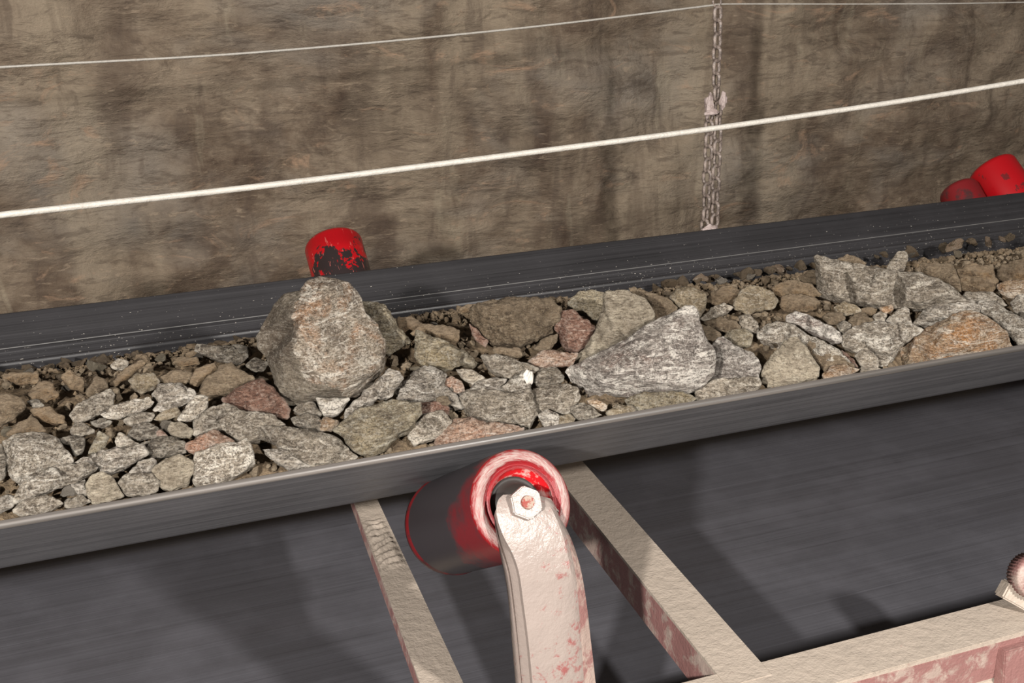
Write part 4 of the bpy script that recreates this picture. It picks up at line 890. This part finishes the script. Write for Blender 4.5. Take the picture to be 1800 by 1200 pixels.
# the load goes on past both ends of the view
big_ones = [o for o in bpy.data.objects if o.name.startswith('rock') and 'group' not in o.keys() and o.type == 'MESH' and max(o.dimensions) > .09 and max(o.dimensions) < .2]
placed = []
for q in range(900):
    if len(placed) >= 40: break
    src = big_ones[fr.randrange(len(big_ones))]; x = fr.choice((fr.uniform(-.8, .1), fr.uniform(1.7, 3.4))); Y = fr.uniform(1.79, 2.36)
    p = Vector((x, Y, heap(x, Y) + .004)); u_, r_ = to_px(p)[0], max(src.dimensions) * .5
    if -30 - r_ * 1100 < u_ < 1830 + r_ * 800 or any((p - s_).length < (r_ + t_) * .80 for s_, t_ in placed): continue
    placed.append((p, r_)); right = x > 1; o = src.copy(); C.objects.link(o)
    o.location = p; o.rotation_euler = (0, 0, fr.uniform(-.4, .4))
    tag(o, 'rock of the load farther along the belt, past the ' + ('right' if right else 'left') + ' end of the view', 'rock', 'rocks past the ' + ('right' if right else 'left') + ' end of the view')
# fines: the packed bed of grit under and between the stones, one body
rows = []
NX, NY = 760, 84
for i in range(NX + 1):
    x = -1.3 + 6.2 * i / NX; row = []
    for j in range(NY + 1):
        Y = YN + .008 + (2.50 - YN - .008) * j / NY
        u = Vector((x, Y, 0))
        d = .012 * noise.noise(u * 14) + .012 * noise.noise(u * 34) + .008 * noise.noise(u * 80)
        z = heap(x, Y) - .026 + d - .012 * max(0, (j / NY - .80) * 5)
        row.append((x, Y, max(z, zbelt(Y) - .004)))
    rows.append(row)
tag(grid_mesh('rock_fines', rows, FINES), 'brown grit and fines packed under and between the rocks', 'grit', kind='stuff')
# loose grit grains, too many to count
bm_v, bm_f = [], []
for q in range(7000):
    far = fr.random() < .6
    Y = fr.uniform(2.30, 2.475) if far else fr.uniform(YN + .01, 2.4); x = fr.uniform(-.3, 2.9); r_ = fr.uniform(.0012, .0048) if far else fr.uniform(.002, .006)
    z = heap(x, Y) - (.014 if far else .018) + fr.uniform(-.004, .004)
    if z < zbelt(Y) - .006: continue
    z = max(z, zbelt(Y) + r_ * .5); b = len(bm_v)
    for dx, dy, dz in ((1, 0, 0), (-1, 0, 0), (0, 1, 0), (0, -1, 0), (0, 0, 1), (0, 0, -1)):
        k = r_ * fr.uniform(.7, 1.2); bm_v.append((x + dx * k, Y + dy * k, z + dz * k))
    for f_ in ((0, 2, 4), (2, 1, 4), (1, 3, 4), (3, 0, 4), (2, 0, 5), (1, 2, 5), (3, 1, 5), (0, 3, 5)): bm_f.append(tuple(b + k for k in f_))
me = bpy.data.meshes.new('loose_grit'); me.from_pydata(bm_v, [], bm_f); me.update()
tag(link('loose_grit', me, FINES, None, False), 'loose brown grains of grit sprinkled over the load', 'grit', kind='stuff')

# packed crumbs of clay and stone, a continuous crust too fine to count
def crust(name, n, box, sz, mat, label, drop, seed):
    fr = random.Random(seed); V, Fc = [], []
    t_ = (1 + 5 ** .5) / 2
    ico = [Vector(p).normalized() for p in ((-1, t_, 0), (1, t_, 0), (-1, -t_, 0), (1, -t_, 0), (0, -1, t_), (0, 1, t_), (0, -1, -t_), (0, 1, -t_), (t_, 0, -1), (t_, 0, 1), (-t_, 0, -1), (-t_, 0, 1))]
    icf = ((0, 11, 5), (0, 5, 1), (0, 1, 7), (0, 7, 10), (0, 10, 11), (1, 5, 9), (5, 11, 4), (11, 10, 2), (10, 7, 6), (7, 1, 8), (3, 9, 4), (3, 4, 2), (3, 2, 6), (3, 6, 8), (3, 8, 9), (4, 9, 5), (2, 4, 11), (6, 2, 10), (8, 6, 7), (9, 8, 1))
    for q in range(n):
        x = fr.uniform(box[0], box[1]); t = fr.uniform(box[2], box[3]); Y = YN + .01 + (2.485 - YN) * t
        if noise.noise(Vector((x * 6, Y * 6, seed))) < -.28: continue
        if heap(x, Y) - drop < zbelt(Y) - .003: continue
        r_ = fr.uniform(*sz) * (1 if fr.random() < .8 else 1.5); z = max(heap(x, Y) - drop + fr.uniform(-.004, .004), zbelt(Y) + r_ * .6)
        rot = Matrix.Rotation(fr.uniform(0, 6.28), 3, 'Z') @ Matrix.Rotation(fr.uniform(0, 6.28), 3, 'X'); b0 = len(V)
        sx, sy, sz_ = r_ * fr.uniform(.8, 1.4), r_, r_ * fr.uniform(.55, .95)
        for p in ico:
            k = fr.uniform(.72, 1.12); p = rot @ Vector((p.x * sx * k, p.y * sy * k, p.z * sz_ * k)); V.append((x + p.x, Y + p.y, z + p.z))
        for f_ in icf: Fc.append(tuple(b0 + i for i in f_))
    me = bpy.data.meshes.new(name); me.from_pydata(V, [], Fc); me.update()
    tag(link(name, me, mat, None, False), label, 'crumbs', kind='stuff')
crust('clay_crumbs', 5600, (-.9, 3.6, .62, .995), (.003, .0085), RM['clay'], 'crust of brown clay crumbs along the far side of the load', .012, 5)
crust('stone_chippings', 5600, (-.9, 3.6, .02, .75), (.003, .008), RM['brown'], 'small chippings lying in the gaps between the rocks', .019, 6)
